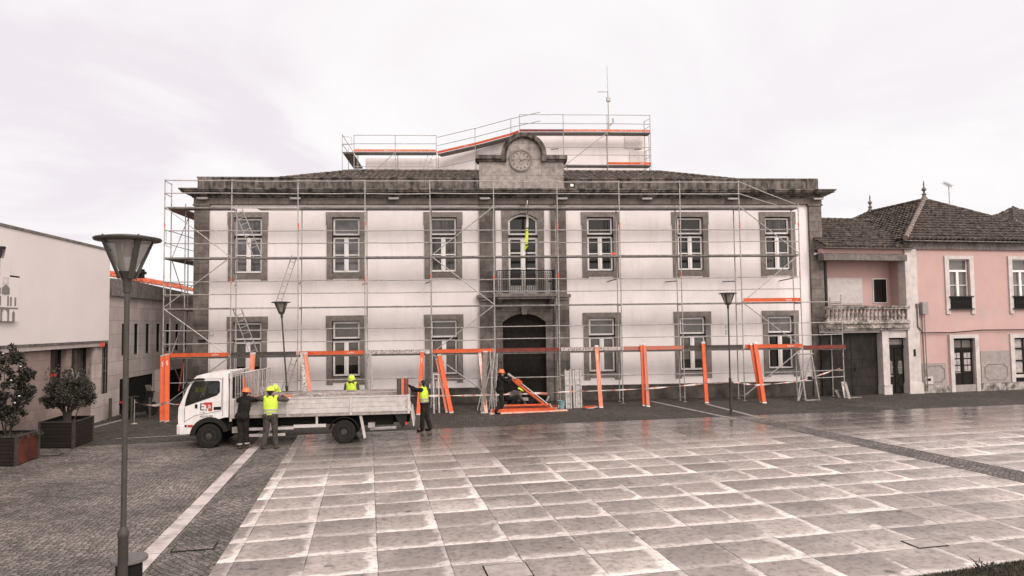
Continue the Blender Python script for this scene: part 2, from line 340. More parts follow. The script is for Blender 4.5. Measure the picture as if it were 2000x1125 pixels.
def cobble_mat(name, c1, c2, size, rot=0.0, rough=.55, wet=True):
    m = bpy.data.materials.new(name); m.use_nodes = True; t = m.node_tree; L = t.links; b = t.nodes['Principled BSDF']; b.inputs['Specular IOR Level'].default_value = .25
    tc = nd(t, 'ShaderNodeTexCoord')
    mp = nd(t, 'ShaderNodeMapping'); mp.inputs['Rotation'].default_value = (0, 0, rot); L.new(tc.outputs['Object'], mp.inputs[0])
    wn = nd(t, 'ShaderNodeTexNoise', Scale=1.1, Detail=2.0); L.new(mp.outputs[0], wn.inputs['Vector'])
    wv = nd(t, 'ShaderNodeVectorMath', operation='SCALE'); L.new(wn.outputs['Color'], wv.inputs[0]); wv.inputs['Scale'].default_value = .22
    wa = nd(t, 'ShaderNodeVectorMath', operation='ADD'); L.new(mp.outputs[0], wa.inputs[0]); L.new(wv.outputs[0], wa.inputs[1])
    ve = nd(t, 'ShaderNodeTexVoronoi', feature='DISTANCE_TO_EDGE', voronoi_dimensions='2D', Scale=1 / size, Randomness=.42); L.new(wa.outputs[0], ve.inputs['Vector'])
    vc = nd(t, 'ShaderNodeTexVoronoi', feature='F1', voronoi_dimensions='2D', Scale=1 / size, Randomness=.42); L.new(wa.outputs[0], vc.inputs['Vector'])
    em = nd(t, 'ShaderNodeMapRange', interpolation_type='SMOOTHSTEP'); L.new(ve.outputs['Distance'], em.inputs[0]); em.inputs[1].default_value = .0; em.inputs[2].default_value = .15; em.inputs[3].default_value = .34; em.inputs[4].default_value = 1
    cs = nd(t, 'ShaderNodeSeparateColor'); L.new(vc.outputs['Color'], cs.inputs[0])
    cm = nd(t, 'ShaderNodeMapRange'); L.new(cs.outputs[0], cm.inputs[0]); cm.inputs[3].default_value = .62; cm.inputs[4].default_value = 1.35
    em2 = nd(t, 'ShaderNodeMath', operation='MULTIPLY'); L.new(em.outputs[0], em2.inputs[0]); L.new(cm.outputs[0], em2.inputs[1])
    n = nd(t, 'ShaderNodeTexNoise', Scale=.55, Detail=9.0, Roughness=.6); L.new(tc.outputs['Object'], n.inputs['Vector'])
    r = nd(t, 'ShaderNodeValToRGB'); L.new(n.outputs['Fac'], r.inputs[0])
    r.color_ramp.elements[0].position = .36; r.color_ramp.elements[0].color = (*c2, 1); r.color_ramp.elements[1].position = .66; r.color_ramp.elements[1].color = (*c1, 1)
    x = nd(t, 'ShaderNodeVectorMath', operation='SCALE'); L.new(r.outputs[0], x.inputs[0]); L.new(em2.outputs[0], x.inputs['Scale'])
    gn = nd(t, 'ShaderNodeTexNoise', Scale=26.0, Detail=3.0, Roughness=.7); L.new(tc.outputs['Object'], gn.inputs['Vector'])
    gm = nd(t, 'ShaderNodeMapRange'); L.new(gn.outputs['Fac'], gm.inputs[0]); gm.inputs[1].default_value = .32; gm.inputs[2].default_value = .68; gm.inputs[3].default_value = .50; gm.inputs[4].default_value = 1.45
    gs = nd(t, 'ShaderNodeVectorMath', operation='SCALE'); L.new(x.outputs[0], gs.inputs[0]); L.new(gm.outputs[0], gs.inputs['Scale'])
    L.new(gs.outputs[0], b.inputs['Base Color'])
    rr = nd(t, 'ShaderNodeMapRange'); L.new(n.outputs['Fac'], rr.inputs[0]); rr.inputs[1].default_value = .35; rr.inputs[2].default_value = .65
    rr.inputs[3].default_value = rough - .12; rr.inputs[4].default_value = rough + .2; L.new(rr.outputs[0], b.inputs['Roughness'])
    fn = nd(t, 'ShaderNodeTexNoise', Scale=22.0, Detail=3.0); L.new(tc.outputs['Object'], fn.inputs['Vector'])
    b1 = nd(t, 'ShaderNodeBump'); b1.inputs['Strength'].default_value = .5; b1.inputs['Distance'].default_value = .02; L.new(fn.outputs['Fac'], b1.inputs['Height'])
    b2 = nd(t, 'ShaderNodeBump'); b2.inputs['Strength'].default_value = .8; b2.inputs['Distance'].default_value = .02
    L.new(em.outputs[0], b2.inputs['Height']); L.new(b1.outputs[0], b2.inputs['Normal']); L.new(b2.outputs[0], b.inputs['Normal'])
    return m
m_cob = cobble_mat('granite_setts', (0.185, 0.152, 0.135), (0.095, 0.078, 0.069), .095, rot=-PAV + pi / 2)
m_cobstrip = cobble_mat('granite_setts_strip', (0.165, 0.136, 0.122), (0.080, 0.066, 0.059), .105, rot=R(52), rough=.6)
m_cobdark = cobble_mat('damp_shaded_setts', (0.070, 0.056, 0.047), (0.042, 0.034, 0.028), .11, rot=R(8), rough=.75)  # wet and shade near the facade both put into the dark colour

def slab_mat(name, U0, V0, du, dv):
    m = bpy.data.materials.new(name); m.use_nodes = True; t = m.node_tree; L = t.links; b = t.nodes['Principled BSDF']
    def MA(op, a, b_=None, clamp=False):
        q = nd(t, 'ShaderNodeMath', operation=op); q.use_clamp = clamp
        for i, z in enumerate((a, b_)):
            if z is None: continue
            if isinstance(z, (int, float)): q.inputs[i].default_value = z
            else: L.new(z, q.inputs[i])
        return q.outputs[0]
    def MR(z, a, b_, c=0.0, d=1.0, sm=True):
        q = nd(t, 'ShaderNodeMapRange', interpolation_type='SMOOTHSTEP' if sm else 'LINEAR'); L.new(z, q.inputs[0])
        for i, zz in enumerate((a, b_, c, d)): q.inputs[i + 1].default_value = zz
        return q.outputs[0]
    tc = nd(t, 'ShaderNodeTexCoord'); s = nd(t, 'ShaderNodeSeparateXYZ'); L.new(tc.outputs['Object'], s.inputs[0])
    u = MA('DIVIDE', MA('SUBTRACT', s.outputs[0], U0), du); v = MA('DIVIDE', MA('SUBTRACT', s.outputs[1], V0), dv)
    cu = MA('FLOOR', u); cv = MA('FLOOR', v); fu = MA('FRACT', u); fv = MA('FRACT', v)
    cc = nd(t, 'ShaderNodeCombineXYZ'); L.new(cu, cc.inputs[0]); L.new(cv, cc.inputs[1])
    wn = nd(t, 'ShaderNodeTexWhiteNoise', noise_dimensions='2D'); L.new(cc.outputs[0], wn.inputs['Vector'])
    wc = nd(t, 'ShaderNodeSeparateColor'); L.new(wn.outputs['Color'], wc.inputs[0])
    n1 = nd(t, 'ShaderNodeTexNoise', Scale=2.3, Detail=6.0, Roughness=.62); L.new(tc.outputs['Object'], n1.inputs['Vector'])
    n2 = nd(t, 'ShaderNodeTexNoise', Scale=9.0, Detail=8.0, Roughness=.7); L.new(tc.outputs['Object'], n2.inputs['Vector'])
    n3 = nd(t, 'ShaderNodeTexNoise', Scale=60.0, Detail=2.0); L.new(tc.outputs['Object'], n3.inputs['Vector'])
    n4 = nd(t, 'ShaderNodeTexNoise', Scale=.42, Detail=6.0, Roughness=.6); L.new(tc.outputs['Object'], n4.inputs['Vector'])
    # dried rims: along the near edge and along the right edge of each slab, wandering and of uneven width
    wob = MA('MULTIPLY', MA('SUBTRACT', n1.outputs['Fac'], .5), .50)
    wob2 = MA('MULTIPLY', MA('SUBTRACT', n2.outputs['Fac'], .5), .10)
    wb = MA('ADD', wob, wob2)
    wid = MA('ADD', MA('MULTIPLY', wc.outputs[0], .13), .0)
    widr = MA('ADD', MA('MULTIPLY', wc.outputs[1], .20), -.06)
    near = MR(MA('SUBTRACT', MA('ADD', fv, wb), wid), .0, .15, 1, 0)
    right = MR(MA('SUBTRACT', MA('ADD', MA('SUBTRACT', 1.0, fu), wb), widr), .0, .10, 1, 0)
    # rounded inner corner of the wet patch
    cr = MA('ADD', MA('MULTIPLY', MR(fu, .45, 1.0), .42), MA('MULTIPLY', MR(fv, .55, .0), .42))
    corner = MR(MA('ADD', cr, MA('MULTIPLY', wb, .6)), .58, .66)
    dry = MA('MAXIMUM', MA('MAXIMUM', near, right), corner)
    wetfar = MR(s.outputs[1], 15.5, 20.5)                                   # toward the street the square is wet all over
    pud = MR(MA('ADD', n4.outputs['Fac'], MA('MULTIPLY', wob, .25)), .52, .60)
    dry = MA('MAXIMUM', dry, MA('MULTIPLY', pud, .26))
    keep = MA('MULTIPLY', dry, MA('SUBTRACT', 1.0, MA('MULTIPLY', wetfar, .88)))
    keep = MA('MULTIPLY', keep, MR(wc.outputs[2], .02, .4, .40, 1.0))
    big = MR(s.outputs[0], 8.5, 14.5, 0, .45)                                # right side of the square is drier
    keep = MA('MAXIMUM', keep, MA('MULTIPLY', MA('MULTIPLY', big, MR(n1.outputs['Fac'], .35, .6)), MA('SUBTRACT', 1.0, wetfar)))
    col = nd(t, 'ShaderNodeMix', data_type='RGBA'); L.new(keep, col.inputs[0]); col.inputs[6].default_value = (.25, .206, .185, 1); col.inputs[7].default_value = (.47, .405, .375, 1)
    tone = MA('ADD', MR(wc.outputs[1], 0, 1, .76, 1.20, False), MR(n4.outputs['Fac'], .3, .7, -.10, .10, False))
    blot = MR(n2.outputs['Fac'], .30, .56, .50, 1.05)
    grain = MR(n3.outputs['Fac'], .3, .7, .90, 1.10, False)
    film = MA('ADD', MR(MA('ADD', fv, MA('MULTIPLY', wob, .9)), .1, .95, 1.10, .80), MR(n1.outputs['Fac'], .3, .7, -.10, .10))
    soak = MR(MA('ADD', s.outputs[1], MA('MULTIPLY', MA('SUBTRACT', n1.outputs['Fac'], .5), 5.0)), 18.0, 22.0, 1.0, .50)
    k = MA('MULTIPLY', MA('MULTIPLY', MA('MULTIPLY', tone, film), blot), MA('MULTIPLY', grain, soak))
    # joints
    ju = MA('MINIMUM', fu, MA('SUBTRACT', 1.0, fu)); jv = MA('MINIMUM', fv, MA('SUBTRACT', 1.0, fv))
    j = MA('MULTIPLY', MR(ju, .004, .011), MR(jv, .003, .010))
    jd = MR(n1.outputs['Fac'], .38, .58, .25, .85)
    jj = MA('MAXIMUM', j, jd)
    # a few small dark spots
    vo = nd(t, 'ShaderNodeTexVoronoi', Scale=1.15); L.new(tc.outputs['Object'], vo.inputs['Vector'])
    spot = MR(MA('ADD', vo.outputs['Distance'], MA('MULTIPLY', MA('SUBTRACT', n2.outputs['Fac'], .5), .16)), .045, .11, .45, 1)
    k = MA('MULTIPLY', MA('MULTIPLY', k, jj), spot)
    kv = nd(t, 'ShaderNodeVectorMath', operation='SCALE'); L.new(col.outputs[2], kv.inputs[0]); L.new(k, kv.inputs['Scale'])
    L.new(kv.outputs[0], b.inputs['Base Color'])
    rw = MR(s.outputs[1], 14, 22, .46, .15)
    ro = MA('ADD', MA('MULTIPLY', keep, .42), MA('ADD', rw, MR(n1.outputs['Fac'], .38, .62, -.05, .16)), True)
    L.new(ro, b.inputs['Roughness']); b.inputs['Specular IOR Level'].default_value = .5
    bp = nd(t, 'ShaderNodeBump'); bp.inputs['Strength'].default_value = .5; bp.inputs['Distance'].default_value = .01
    L.new(MA('ADD', MA('MULTIPLY', j, 1.0), MA('MULTIPLY', n3.outputs['Fac'], .12)), bp.inputs['Height'])
    b3 = nd(t, 'ShaderNodeBump'); b3.inputs['Strength'].default_value = .10; b3.inputs['Distance'].default_value = .02
    L.new(n2.outputs['Fac'], b3.inputs['Height']); L.new(bp.outputs[0], b3.inputs['Normal'])
    L.new(b3.outputs[0], b.inputs['Normal'])
    return m
m_slab = slab_mat('wet_granite_slabs', .13, 9.35 + .004, 1.073, .962)
m_slabstrip = mat('pale_strip_slabs', (.46, .395, .375), (.25, .21, .195), scale=1.9, rough=.5, bump=.2, brick=(1.0, 4.0, 'YX'), mortar=.3, ramp=(.36, .56))

g = MB(); g.quad((-300, -60, 0), (300, -60, 0), (300, 900, 0), (-300, 900, 0))
ground_o = local_obj('ground', g, m_cob, 0, (0, 0, 0), fixn=False)
tag(ground_o, 'grey granite sett paving of the whole square and street')
def pl(x, y, z=0.0):
    "paving frame to world"
    return (x * cos(PAV) - y * sin(PAV), x * sin(PAV) + y * cos(PAV), z)
def sheet(name, m, pts, z, label):
    o = MB().poly([(p[0], p[1], 0) for p in pts]).build(name, m, fixn=False)
    o.location = (0, 0, z); o.rotation_euler = (0, 0, PAV); o['kind'] = 'structure'; o['label'] = label
    return o
sheet('street', m_cobdark, [(-13.0, 23.2), (-2.3, 23.72), (13.2, 23.72), (60, 22.6), (60, 80), (-13, 80)], .004, 'damp sett street, darkened for wet and shade, in front of the scaffolded building')
sheet('pavement', m_slab, [(-2.27, 2), (13.95, 2), (13.88, 12.36), (13.28, 23.6), (6, 23.72), (-2.27, 23.72)], .008, 'wet square of large pale granite slabs')
sheet('pavement', m_slab, [(15.25, 2), (60, 2), (60, 22.6), (14.05, 23.6), (14.9, 13.3)], .008, 'granite slabs to the right of the cobble strip')
sheet('path', m_cobstrip, [(13.95, 2), (15.25, 2), (14.9, 13.3), (14.05, 23.6), (13.28, 23.6), (13.88, 12.36)], .012, 'narrow strip of rounded setts crossing the slabs')
sheet('path', m_cobstrip, [(-3.22, 2), (-2.27, 2), (-2.27, 23.7), (-3.1, 23.7)], .004, 'band of setts between white stone strip and slabs')
sheet('path', m_slabstrip, [(-3.60, 2), (-3.30, 2), (-3.14, 30), (-3.42, 30)], .012, 'white stone strip running through the cobbles')
m_kerbline = mat('pale_setts_line', (.26, .22, .20), (.12, .10, .09), scale=7, rough=.7, bump=.3)
def wstrip(a, b, wd, label):
    a = ground(*a); b = ground(*b); d = (b - a); n = Vector((-d.y, d.x, 0)).normalized() * wd / 2
    o = MB().quad(a - n, b - n, b + n, a + n).build('kerb', m_kerbline, fixn=False); o.location = (0, 0, .016); o['kind'] = 'structure'; o['label'] = label
wstrip((180, 836), (241, 820), .22, 'short pale stone strip behind the dark planter')
wstrip((40, 823.5), (208, 821), .25, 'pale kerb stones along the left building')
wstrip((225, 858), (400, 849), .14, 'thin pale stone line left of the truck')
wstrip((1380, 790), (1490, 818), .22, 'pale line of stones by the thin lamp post')
wstrip((1270, 784), (1440, 820), .22, 'second pale line of stones by the thin lamp post')

# covers in the ground
def cover(px, w_, d_, m, label, rz=PAV):
    p = ground(*px); t = thing('manhole_cover', label, 'manhole cover', (p.x, p.y, .012), rz)
    MB().box(-w_ / 2, w_ / 2, -d_ / 2, d_ / 2, .004, .010).build('lid', m, t)
    fr = MB()
    for a in ((-w_ / 2 - .018, w_ / 2 + .018, -d_ / 2 - .018, -d_ / 2 - .002), (-w_ / 2 - .018, w_ / 2 + .018, d_ / 2 + .002, d_ / 2 + .018), (-w_ / 2 - .018, -w_ / 2 - .002, -d_ / 2, d_ / 2), (w_ / 2 + .002, w_ / 2 + .018, -d_ / 2, d_ / 2)):
        fr.box(*a, .002, .008)
    fr.build('frame', m_black, t)
m_lid = mat('pale_cover_stone', (.33, .28, .258), (.22, .185, .168), scale=5, rough=.6)
cover((992, 1117), .62, .55, m_lid, 'pale slab cover with dark rim at the bottom edge of the square')
cover((1806, 1063), .52, .34, m_lid, 'pale rectangular cover with dark rim near the grass')
cover((380, 1070), .62, .34, m_cobstrip, 'sett filled cover in the cobble band right of the near lamp')
cover((365, 826), 1.0, .5, m_cobdark, 'dark flat cover in the cobbles left of the truck')
cover((92, 889), .7, .28, m_cob, 'cobble filled cover beside the red panel planter')

# grass corner
ga, gb = ground(1800, 1131), ground(2010, 1098)
gd = (gb - ga).normalized(); gn = Vector((gd.y, -gd.x, 0))
m_grass = mat('dull_grass', (0.065, 0.054, 0.038), (0.022, 0.019, 0.014), scale=9, rough=.9)
m_grassb = mat('grass_blades', (0.085, 0.073, 0.050), (0.034, 0.029, 0.021), scale=14, rough=.8)
rg = random.Random(3); mb = MB()
mb.quad(ga - gd * .2 + Vector((0, 0, .02)), gb + gd * 4 + Vector((0, 0, .02)), gb + gd * 4 + gn * 4 + Vector((0, 0, .02)), ga - gd * .2 + gn * 4 + Vector((0, 0, .02)))
lawn = mb.build('lawn', m_grass, fixn=False); lawn['kind'] = 'structure'; lawn['label'] = 'corner of dull green lawn at the near right'
mb = MB()
for i in range(15000):
    p = ga + gd * rg.uniform(-.1, 3.4) + gn * (rg.random() ** 1.5 * 1.3 - .02); h = rg.uniform(.02, .055); a = rg.uniform(0, pi)
    dx_, dy_ = cos(a) * .006, sin(a) * .006; lx, ly = rg.uniform(-.03, .03), rg.uniform(-.03, .03)
    n = len(mb.v); mb.v += [(p.x - dx_, p.y - dy_, .02), (p.x + dx_, p.y + dy_, .02), (p.x + lx, p.y + ly, .02 + h)]; mb.f.append((n, n + 1, n + 2))
gr = mb.build('grass', m_grassb, fixn=False); tag(gr, 'short dull green grass blades on the corner lawn', 'grass', kind='stuff')
# plant poking up by the grass
def sprig():
    t = thing('garden_plant', 'dark leafless stems of a low plant leaning over the lawn edge', 'plant', tuple(ground(1925, 1120)))
    b1 = MB(); r_ = random.Random(5)
    for (dx_, dy_, z) in ((-.22, .05, .24), (-.05, .05, .20), (.03, .0, .16), (.14, .05, .12), (-.14, .0, .12)):
        b1.tube((0, 0, 0), (dx_ * .6, dy_, z * .7), .008, .006); b1.tube((dx_ * .6, dy_, z * .7), (dx_, dy_, z), .006, .003)
    b1.build('stem', m_bark, t); l = MB()
    for i in range(90):
        k = r_.random(); c = Vector((r_.uniform(-.12, .16), r_.uniform(-.05, .1), r_.uniform(.02, .15)))
        a = Vector((r_.uniform(-1, 1), r_.uniform(-1, 1), r_.uniform(-1, 1))).normalized() * .022; b_ = a.orthogonal().normalized() * .009
        l.poly([c - a, c + b_, c + a, c - b_])
    l.build('leaves', m_leaf, t, fixn=False)
sprig()

# ================================================================ tile roofs
def tile_roof(name, m, parent, A, U, V, lu, lv, keep, pitch=.28, row=.36, amp=.065, step=.03, k=6):
    "A origin, U along the eave, V up the slope (unit vectors); keep(a,b) tells which cells exist"
    A, U, V = Vector(A), Vector(U).normalized(), Vector(V).normalized(); Nn = U.cross(V).normalized()
    if Nn.z < 0: Nn = -Nn
    nu = int(lu / pitch) * k; nv = int(lv / row); mb = MB(); rr = random.Random(len(name) + int(lu * 10))
    jit = [[rr.uniform(-.012, .012) for _ in range(nu // k + 2)] for _ in range(nv + 1)]
    for j in range(nv):
        b0, b1 = j * row, (j + 1) * row + .02
        for i in range(nu):
            a0, a1 = i * pitch / k, (i + 1) * pitch / k
            if not keep((a0 + a1) / 2, (b0 + b1) / 2): continue
            w0 = abs(sin(pi * a0 / pitch)) * amp + jit[j][i // k]; w1 = abs(sin(pi * a1 / pitch)) * amp + jit[j][i // k]
            P00 = A + U * a0 + V * b0 + Nn * (w0 + step); P10 = A + U * a1 + V * b0 + Nn * (w1 + step)
            P11 = A + U * a1 + V * b1 + Nn * w1; P01 = A + U * a0 + V * b1 + Nn * w0
            mb.quad(P00, P10, P11, P01)
            if True: mb.quad(P00, P10, P10 - Nn * (step + .02), P00 - Nn * (step + .02))
    return mb.build(name, m, parent, fixn=False)
def ridge_tiles(name, m, parent, a, b, r=.11, seg=.38):
    a, b = Vector(a), Vector(b); n = max(1, int((b - a).length / seg)); mb = MB(); d = (b - a) / n
    for i in range(n):
        mb.tube(a + d * i, a + d * (i + 1.06), r * 1.12, r * .92, k=8)
    return mb.build(name, m, parent, smooth=True)

# ================================================================ MAIN BUILDING
MBLD = thing('public_building', 'long two storey white building with granite trim, clock gable and tiled roof behind scaffolding', 'building', tuple(FAC.O), FAC.th)
S0, S1, ZT = -28.97, 0.12, 9.12
CS = [-26.7, -22.33, -17.91, -10.57, -6.24, -1.96]
holes = []
for c in CS:
    holes.append((c - .65, c + .65, 5.96, 8.57)); holes.append((c - .65, c + .65, 1.24, 3.83))
holes.append((-14.90, -13.52, 4.92, 8.74)); holes.append((-15.22, -13.20, 0.0, 4.06))
def wall_holes(s0, s1, z0, z1, hs, d0=0.0, rev=.22):
    mb = MB(); xs = sorted({s0, s1, *[h[0] for h in hs], *[h[1] for h in hs]}); zs = sorted({z0, z1, *[h[2] for h in hs], *[h[3] for h in hs]})
    for i in range(len(xs) - 1):
        for j in range(len(zs) - 1):
            cx, cz = (xs[i] + xs[i + 1]) / 2, (zs[j] + zs[j + 1]) / 2
            if any(h[0] < cx < h[1] and h[2] < cz < h[3] for h in hs): continue
            mb.quad((xs[i], d0, zs[j]), (xs[i + 1], d0, zs[j]), (xs[i + 1], d0, zs[j + 1]), (xs[i], d0, zs[j + 1]))
    for h in hs:
        a, b, c, d = h
        mb.quad((a, d0, c), (a, d0 + rev, c), (a, d0 + rev, d), (a, d0, d)); mb.quad((b, d0, c), (b, d0, d), (b, d0 + rev, d), (b, d0 + rev, c))
        mb.quad((a, d0, d), (a, d0 + rev, d), (b, d0 + rev, d), (b, d0, d)); mb.quad((a, d0, c), (b, d0, c), (b, d0 + rev, c), (a, d0 + rev, c))
    return mb
w_ = wall_holes(S0, S1, 0, ZT, holes)
w_.quad((S0, 0, 0), (S0, 20, 0), (S0, 20, ZT), (S0, 0, ZT)).quad((S1, 0, 0), (S1, 0, ZT), (S1, 20, ZT), (S1, 20, 0))
w_.quad((S0, 20, 0), (S1, 20, 0), (S1, 20, ZT), (S0, 20, ZT)).quad((S0, 0, ZT), (S0, 20, ZT), (S1, 20, ZT), (S1, 0, ZT))
w_.build('wall', m_wall, MBLD, fixn=False)
# plinth, corner pilasters
pz = 0.62
mb = MB(); 
for a, b in ((-28.37, -16.32), (-12.08, -0.46)): mb.box(a, b, -.10, -.003, -.05, pz)
mb.box(-28.37, -16.32, -.12, -.003, pz, pz + .07); mb.box(-12.08, -.46, -.12, -.003, pz, pz + .07)
mb.build('plinth', m_plinth, MBLD)
for (a, b) in ((S0 - .06, -28.40), (-.44, S1 + .06)):
    mb = MB().box(a, b, -.14, .6, -.05, 9.10); mb.box(a - .05, b + .05, -.19, .62, -.04, .75)
    mb.box(a - .05, b + .05, -.19, .62, 9.05, 9.13)
    mb.build('corner_pilaster', m_stone, MBLD)
for (a, b) in ((-16.24, -15.50), (-12.90, -12.20)):
    MB().box(a, b, -.13, -.003, 4.92, 9.10).build('pilaster', m_stone, MBLD)
# entablature
MB().box(S0 - .08, S1 + .08, -.16, .6, 9.13, 9.42).build('frieze', m_frieze, MBLD)
mb = MB()
prof = [(9.42, 9.50, .24), (9.50, 9.56, .34), (9.56, 9.62, .46), (9.62, 9.70, .60), (9.70, 9.77, .66)]
for z0, z1, p in prof: mb.box(S0 - p + .1, S1 + p - .1, -p, 1.0, z0, z1)
mb.build('cornice', m_soot, MBLD)
mb = MB()
mb.box(S0 + .04, -16.22, .0, .36, 9.77, 10.34); mb.box(-12.28, S1 - .04, .0, .36, 9.77, 10.34)
mb.box(S0 + .0, -16.22, -.04, .40, 10.34, 10.40); mb.box(-12.28, S1 + .0, -.04, .40, 10.34, 10.40)
mb.box(S0 + .04, S0 + .40, .36, 20, 9.77, 10.38); mb.box(S1 - .40, S1 - .04, .36, 20, 9.77, 10.38)
for s in (S0 + .04, -.44): mb.box(s, s + .60 if s < -1 else S1 + .0, -.05, -.002, 9.77, 10.34)
mb.build('parapet', m_soot, MBLD)
# tile roof behind the parapet
TS = .35; RD = 6.15
zf = lambda d: 10.02 + TS * (d - .4)
u0, u1 = S0 + .4, S1 - .4
L_ = u1 - u0; sl_ = sqrt(1 + TS * TS)
tile_roof('roof', m_tile, MBLD, (u0, .4, 10.02), (1, 0, 0), (0, 1, TS), L_, (RD - .4) * sl_, lambda a, b: (a > b / sl_) and (a < L_ - b / sl_))
tile_roof('roof', m_tile, MBLD, (u0, 19.6, 10.02), (0, -1, 0), (1, 0, TS), 19.2, (RD - .4) * sl_, lambda a, b: b / sl_ < a < 19.2 - b / sl_, k=3)
tile_roof('roof', m_tile, MBLD, (u1, .4, 10.02), (0, 1, 0), (-1, 0, TS), 19.2, (RD - .4) * sl_, lambda a, b: b / sl_ < a < 19.2 - b / sl_, k=3)
ztop = zf(RD)
MB().box(u0 + RD - .2, u1 - RD + .2, RD - .1, 19.6 - RD + .2, ztop - .5, ztop - .02).build('flat_roof', m_conc, MBLD)
ridge_tiles('ridge_tiles', m_tile, MBLD, (u0 + RD - .4, RD, ztop + .03), (u1 - RD + .4, RD, ztop + .03))
ridge_tiles('ridge_tiles', m_tile, MBLD, (u0 + .1, .5, 10.1), (u0 + RD - .4, RD, ztop + .05))
ridge_tiles('ridge_tiles', m_tile, MBLD, (u1 - .1, .5, 10.1), (u1 - RD + .4, RD, ztop + .05))
# clock gable
gx0, gx1, gc = -16.22, -12.26, -14.13
arc = lambda c, z, r, a0, a1, n: [(c + r * cos(R(a0 + (a1 - a0) * i / n)), z + r * sin(R(a0 + (a1 - a0) * i / n))) for i in range(n + 1)]
body = [(gx0, 9.77), (gx1, 9.77), (gx1, 11.14), (gc + .86, 11.14)] + arc(gc, 11.44, .86, 0, 180, 18) + [(gc - .86, 11.14), (gx0, 11.14)]
gable = MB().prism(body, -.06, .42).build('clock_gable', m_gable, MBLD)
mb = MB()
for a, b in ((gx0 - .16, gc - 1.02), (gc + 1.02, gx1 + .16)):
    mb.box(a + .06, b, -.16, .5, 11.14, 11.24); mb.box(a, b, -.26, .56, 11.24, 11.42)
mb.build('gable_cornice', m_soot, gable)
ring = arc(gc, 11.44, 1.06, 0, 180, 22) + arc(gc, 11.44, .86, 180, 0, 22)
mb = MB().prism(ring, -.24, .50)
mb.prism(arc(gc, 11.44, .86, 0, 180, 22) + arc(gc, 11.44, .80, 180, 0, 22), -.12, -.061)
mb.box(gc - 1.06, gc - .82, -.24, .5, 11.14, 11.43); mb.box(gc + .82, gc + 1.06, -.24, .5, 11.14, 11.43)
mb.build('gable_arch', m_soot, gable)
ck = MB().lathe([(.47, -.075), (.47, -.09), (.36, -.09)], (-14.27, 0, 11.2), k=32, axis='Y').build('clock_face', m_gable, gable)
mb = MB(); mb.lathe([(.47, -.07), (.53, -.08), (.53, -.13), (.46, -.13), (.46, -.085)], (-14.27, 0, 11.2), k=32, axis='Y', cap=False); mb.build('clock_rim', m_trim, gable)
mb = MB()
for i in range(12):
    a = 2 * pi * i / 12; mb.lathe([(.033, -.09), (.033, -.112)], (-14.27 + .36 * cos(a), 0, 11.2 + .36 * sin(a)), k=8, axis='Y')
mb.build('hour_mark', m_soot, gable)
mb = MB(); mb.tube((-14.27, -.12, 11.2), (-14.02, -.12, 11.26), .012, .008); mb.tube((-14.27, -.13, 11.2), (-14.40, -.13, 11.42), .010, .006); mb.lathe([(.03, -.09), (.03, -.14)], (-14.27, 0, 11.2), k=8, axis='Y')
mb.build('clock_hand', m_soot, gable)
MB().box(-11.95, -11.80, -.05, -.002, 9.98, 10.10).build('vent_cover', m_white, MBLD)

# windows
def sash(par, c, z0, z1, zm, w2=.625, d=.12, bars=(), glass=m_glass, blind=None):
    f = MB(); b = .075
    def rim(x0, x1, a, z): f.box(x0, x1, d, d + .06, a, a + b); f.box(x0, x1, d, d + .06, z - b, z); f.box(x0, x0 + b, d, d + .06, a + b, z - b); f.box(x1 - b, x1, d, d + .06, a + b, z - b)
    rim(c - w2 + .03, c + w2 - .03, zm + .07, z1 - .04)
    rim(c - w2 + .03, c - .005, z0 + .05, zm - .03); rim(c + .005, c + w2 - .03, z0 + .05, zm - .03)
    f.box(c - .10, c + .10, d - .012, d - .002, z0 + .05, zm - .03)
    f.box(c - .035, c + .035, d - .034, d - .012, z0 + .05, zm - .03)
    for bz in bars:
        f.box(c - w2 + .105, c - .1, d + .005, d + .05, bz, bz + .045); f.box(c + .1, c + w2 - .105, d + .005, d + .05, bz, bz + .045)
    f.build('frame', m_white, par)
    MB().box(c - w2, c + w2, d - .05, d + .02, zm - .028, zm + .065).build('transom', m_iron, par)  # black bar drawn in place of the shade above the casements
    p = MB(); p.box(c - w2 + .02, c + w2 - .02, d + .065, d + .075, z0 + .02, z1 - .01); p.build('pane', glass, par)
    if blind:
        MB().box(c - w2 + .12, c + w2 - .12, d + .055, d + .063, *blind).build('blind', m_glass, par)
def surround(c, zb, zt, ear, foot=.58):
    o = [(c - .90, zt), (c - .90, ear), (c - .865, ear), (c - .865, zb), (c - foot, zb), (c - foot, zb + .10), (c + foot, zb + .10), (c + foot, zb), (c + .865, zb), (c + .865, ear), (c + .90, ear), (c + .90, zt)]
    return o
glu = [m_skyglass, m_skyglass, m_curtain, m_glass, m_glass, m_curtain]
for i, c in enumerate(CS):
    mb = MB().prism(surround(c, 5.64, 8.78, 8.18), -.045, .05, holes=[[(c - .625, 5.98), (c + .625, 5.98), (c + .625, 8.54), (c - .625, 8.54)]])
    wn_ = mb.build('window', m_trim, MBLD); sash(wn_, c, 5.98, 8.54, 7.66, bars=(6.80,), glass=glu[i])
    mb = MB().prism(surround(c, .93, 4.05, 3.45), -.045, .05, holes=[[(c - .625, 1.26), (c + .625, 1.26), (c + .625, 3.80), (c - .625, 3.80)]])
    wn_ = mb.build('window', m_trim, MBLD)
    sash(wn_, c, 1.26, 3.80, 2.93, glass=m_glass if i == 5 else m_blind, blind=(1.40, 1.80) if i in (0, 1, 4) else None)
    if i == 5: MB().box(c - .50, c + .50, .175, .183, 3.05, 3.68).build('blind', m_blind, wn_)
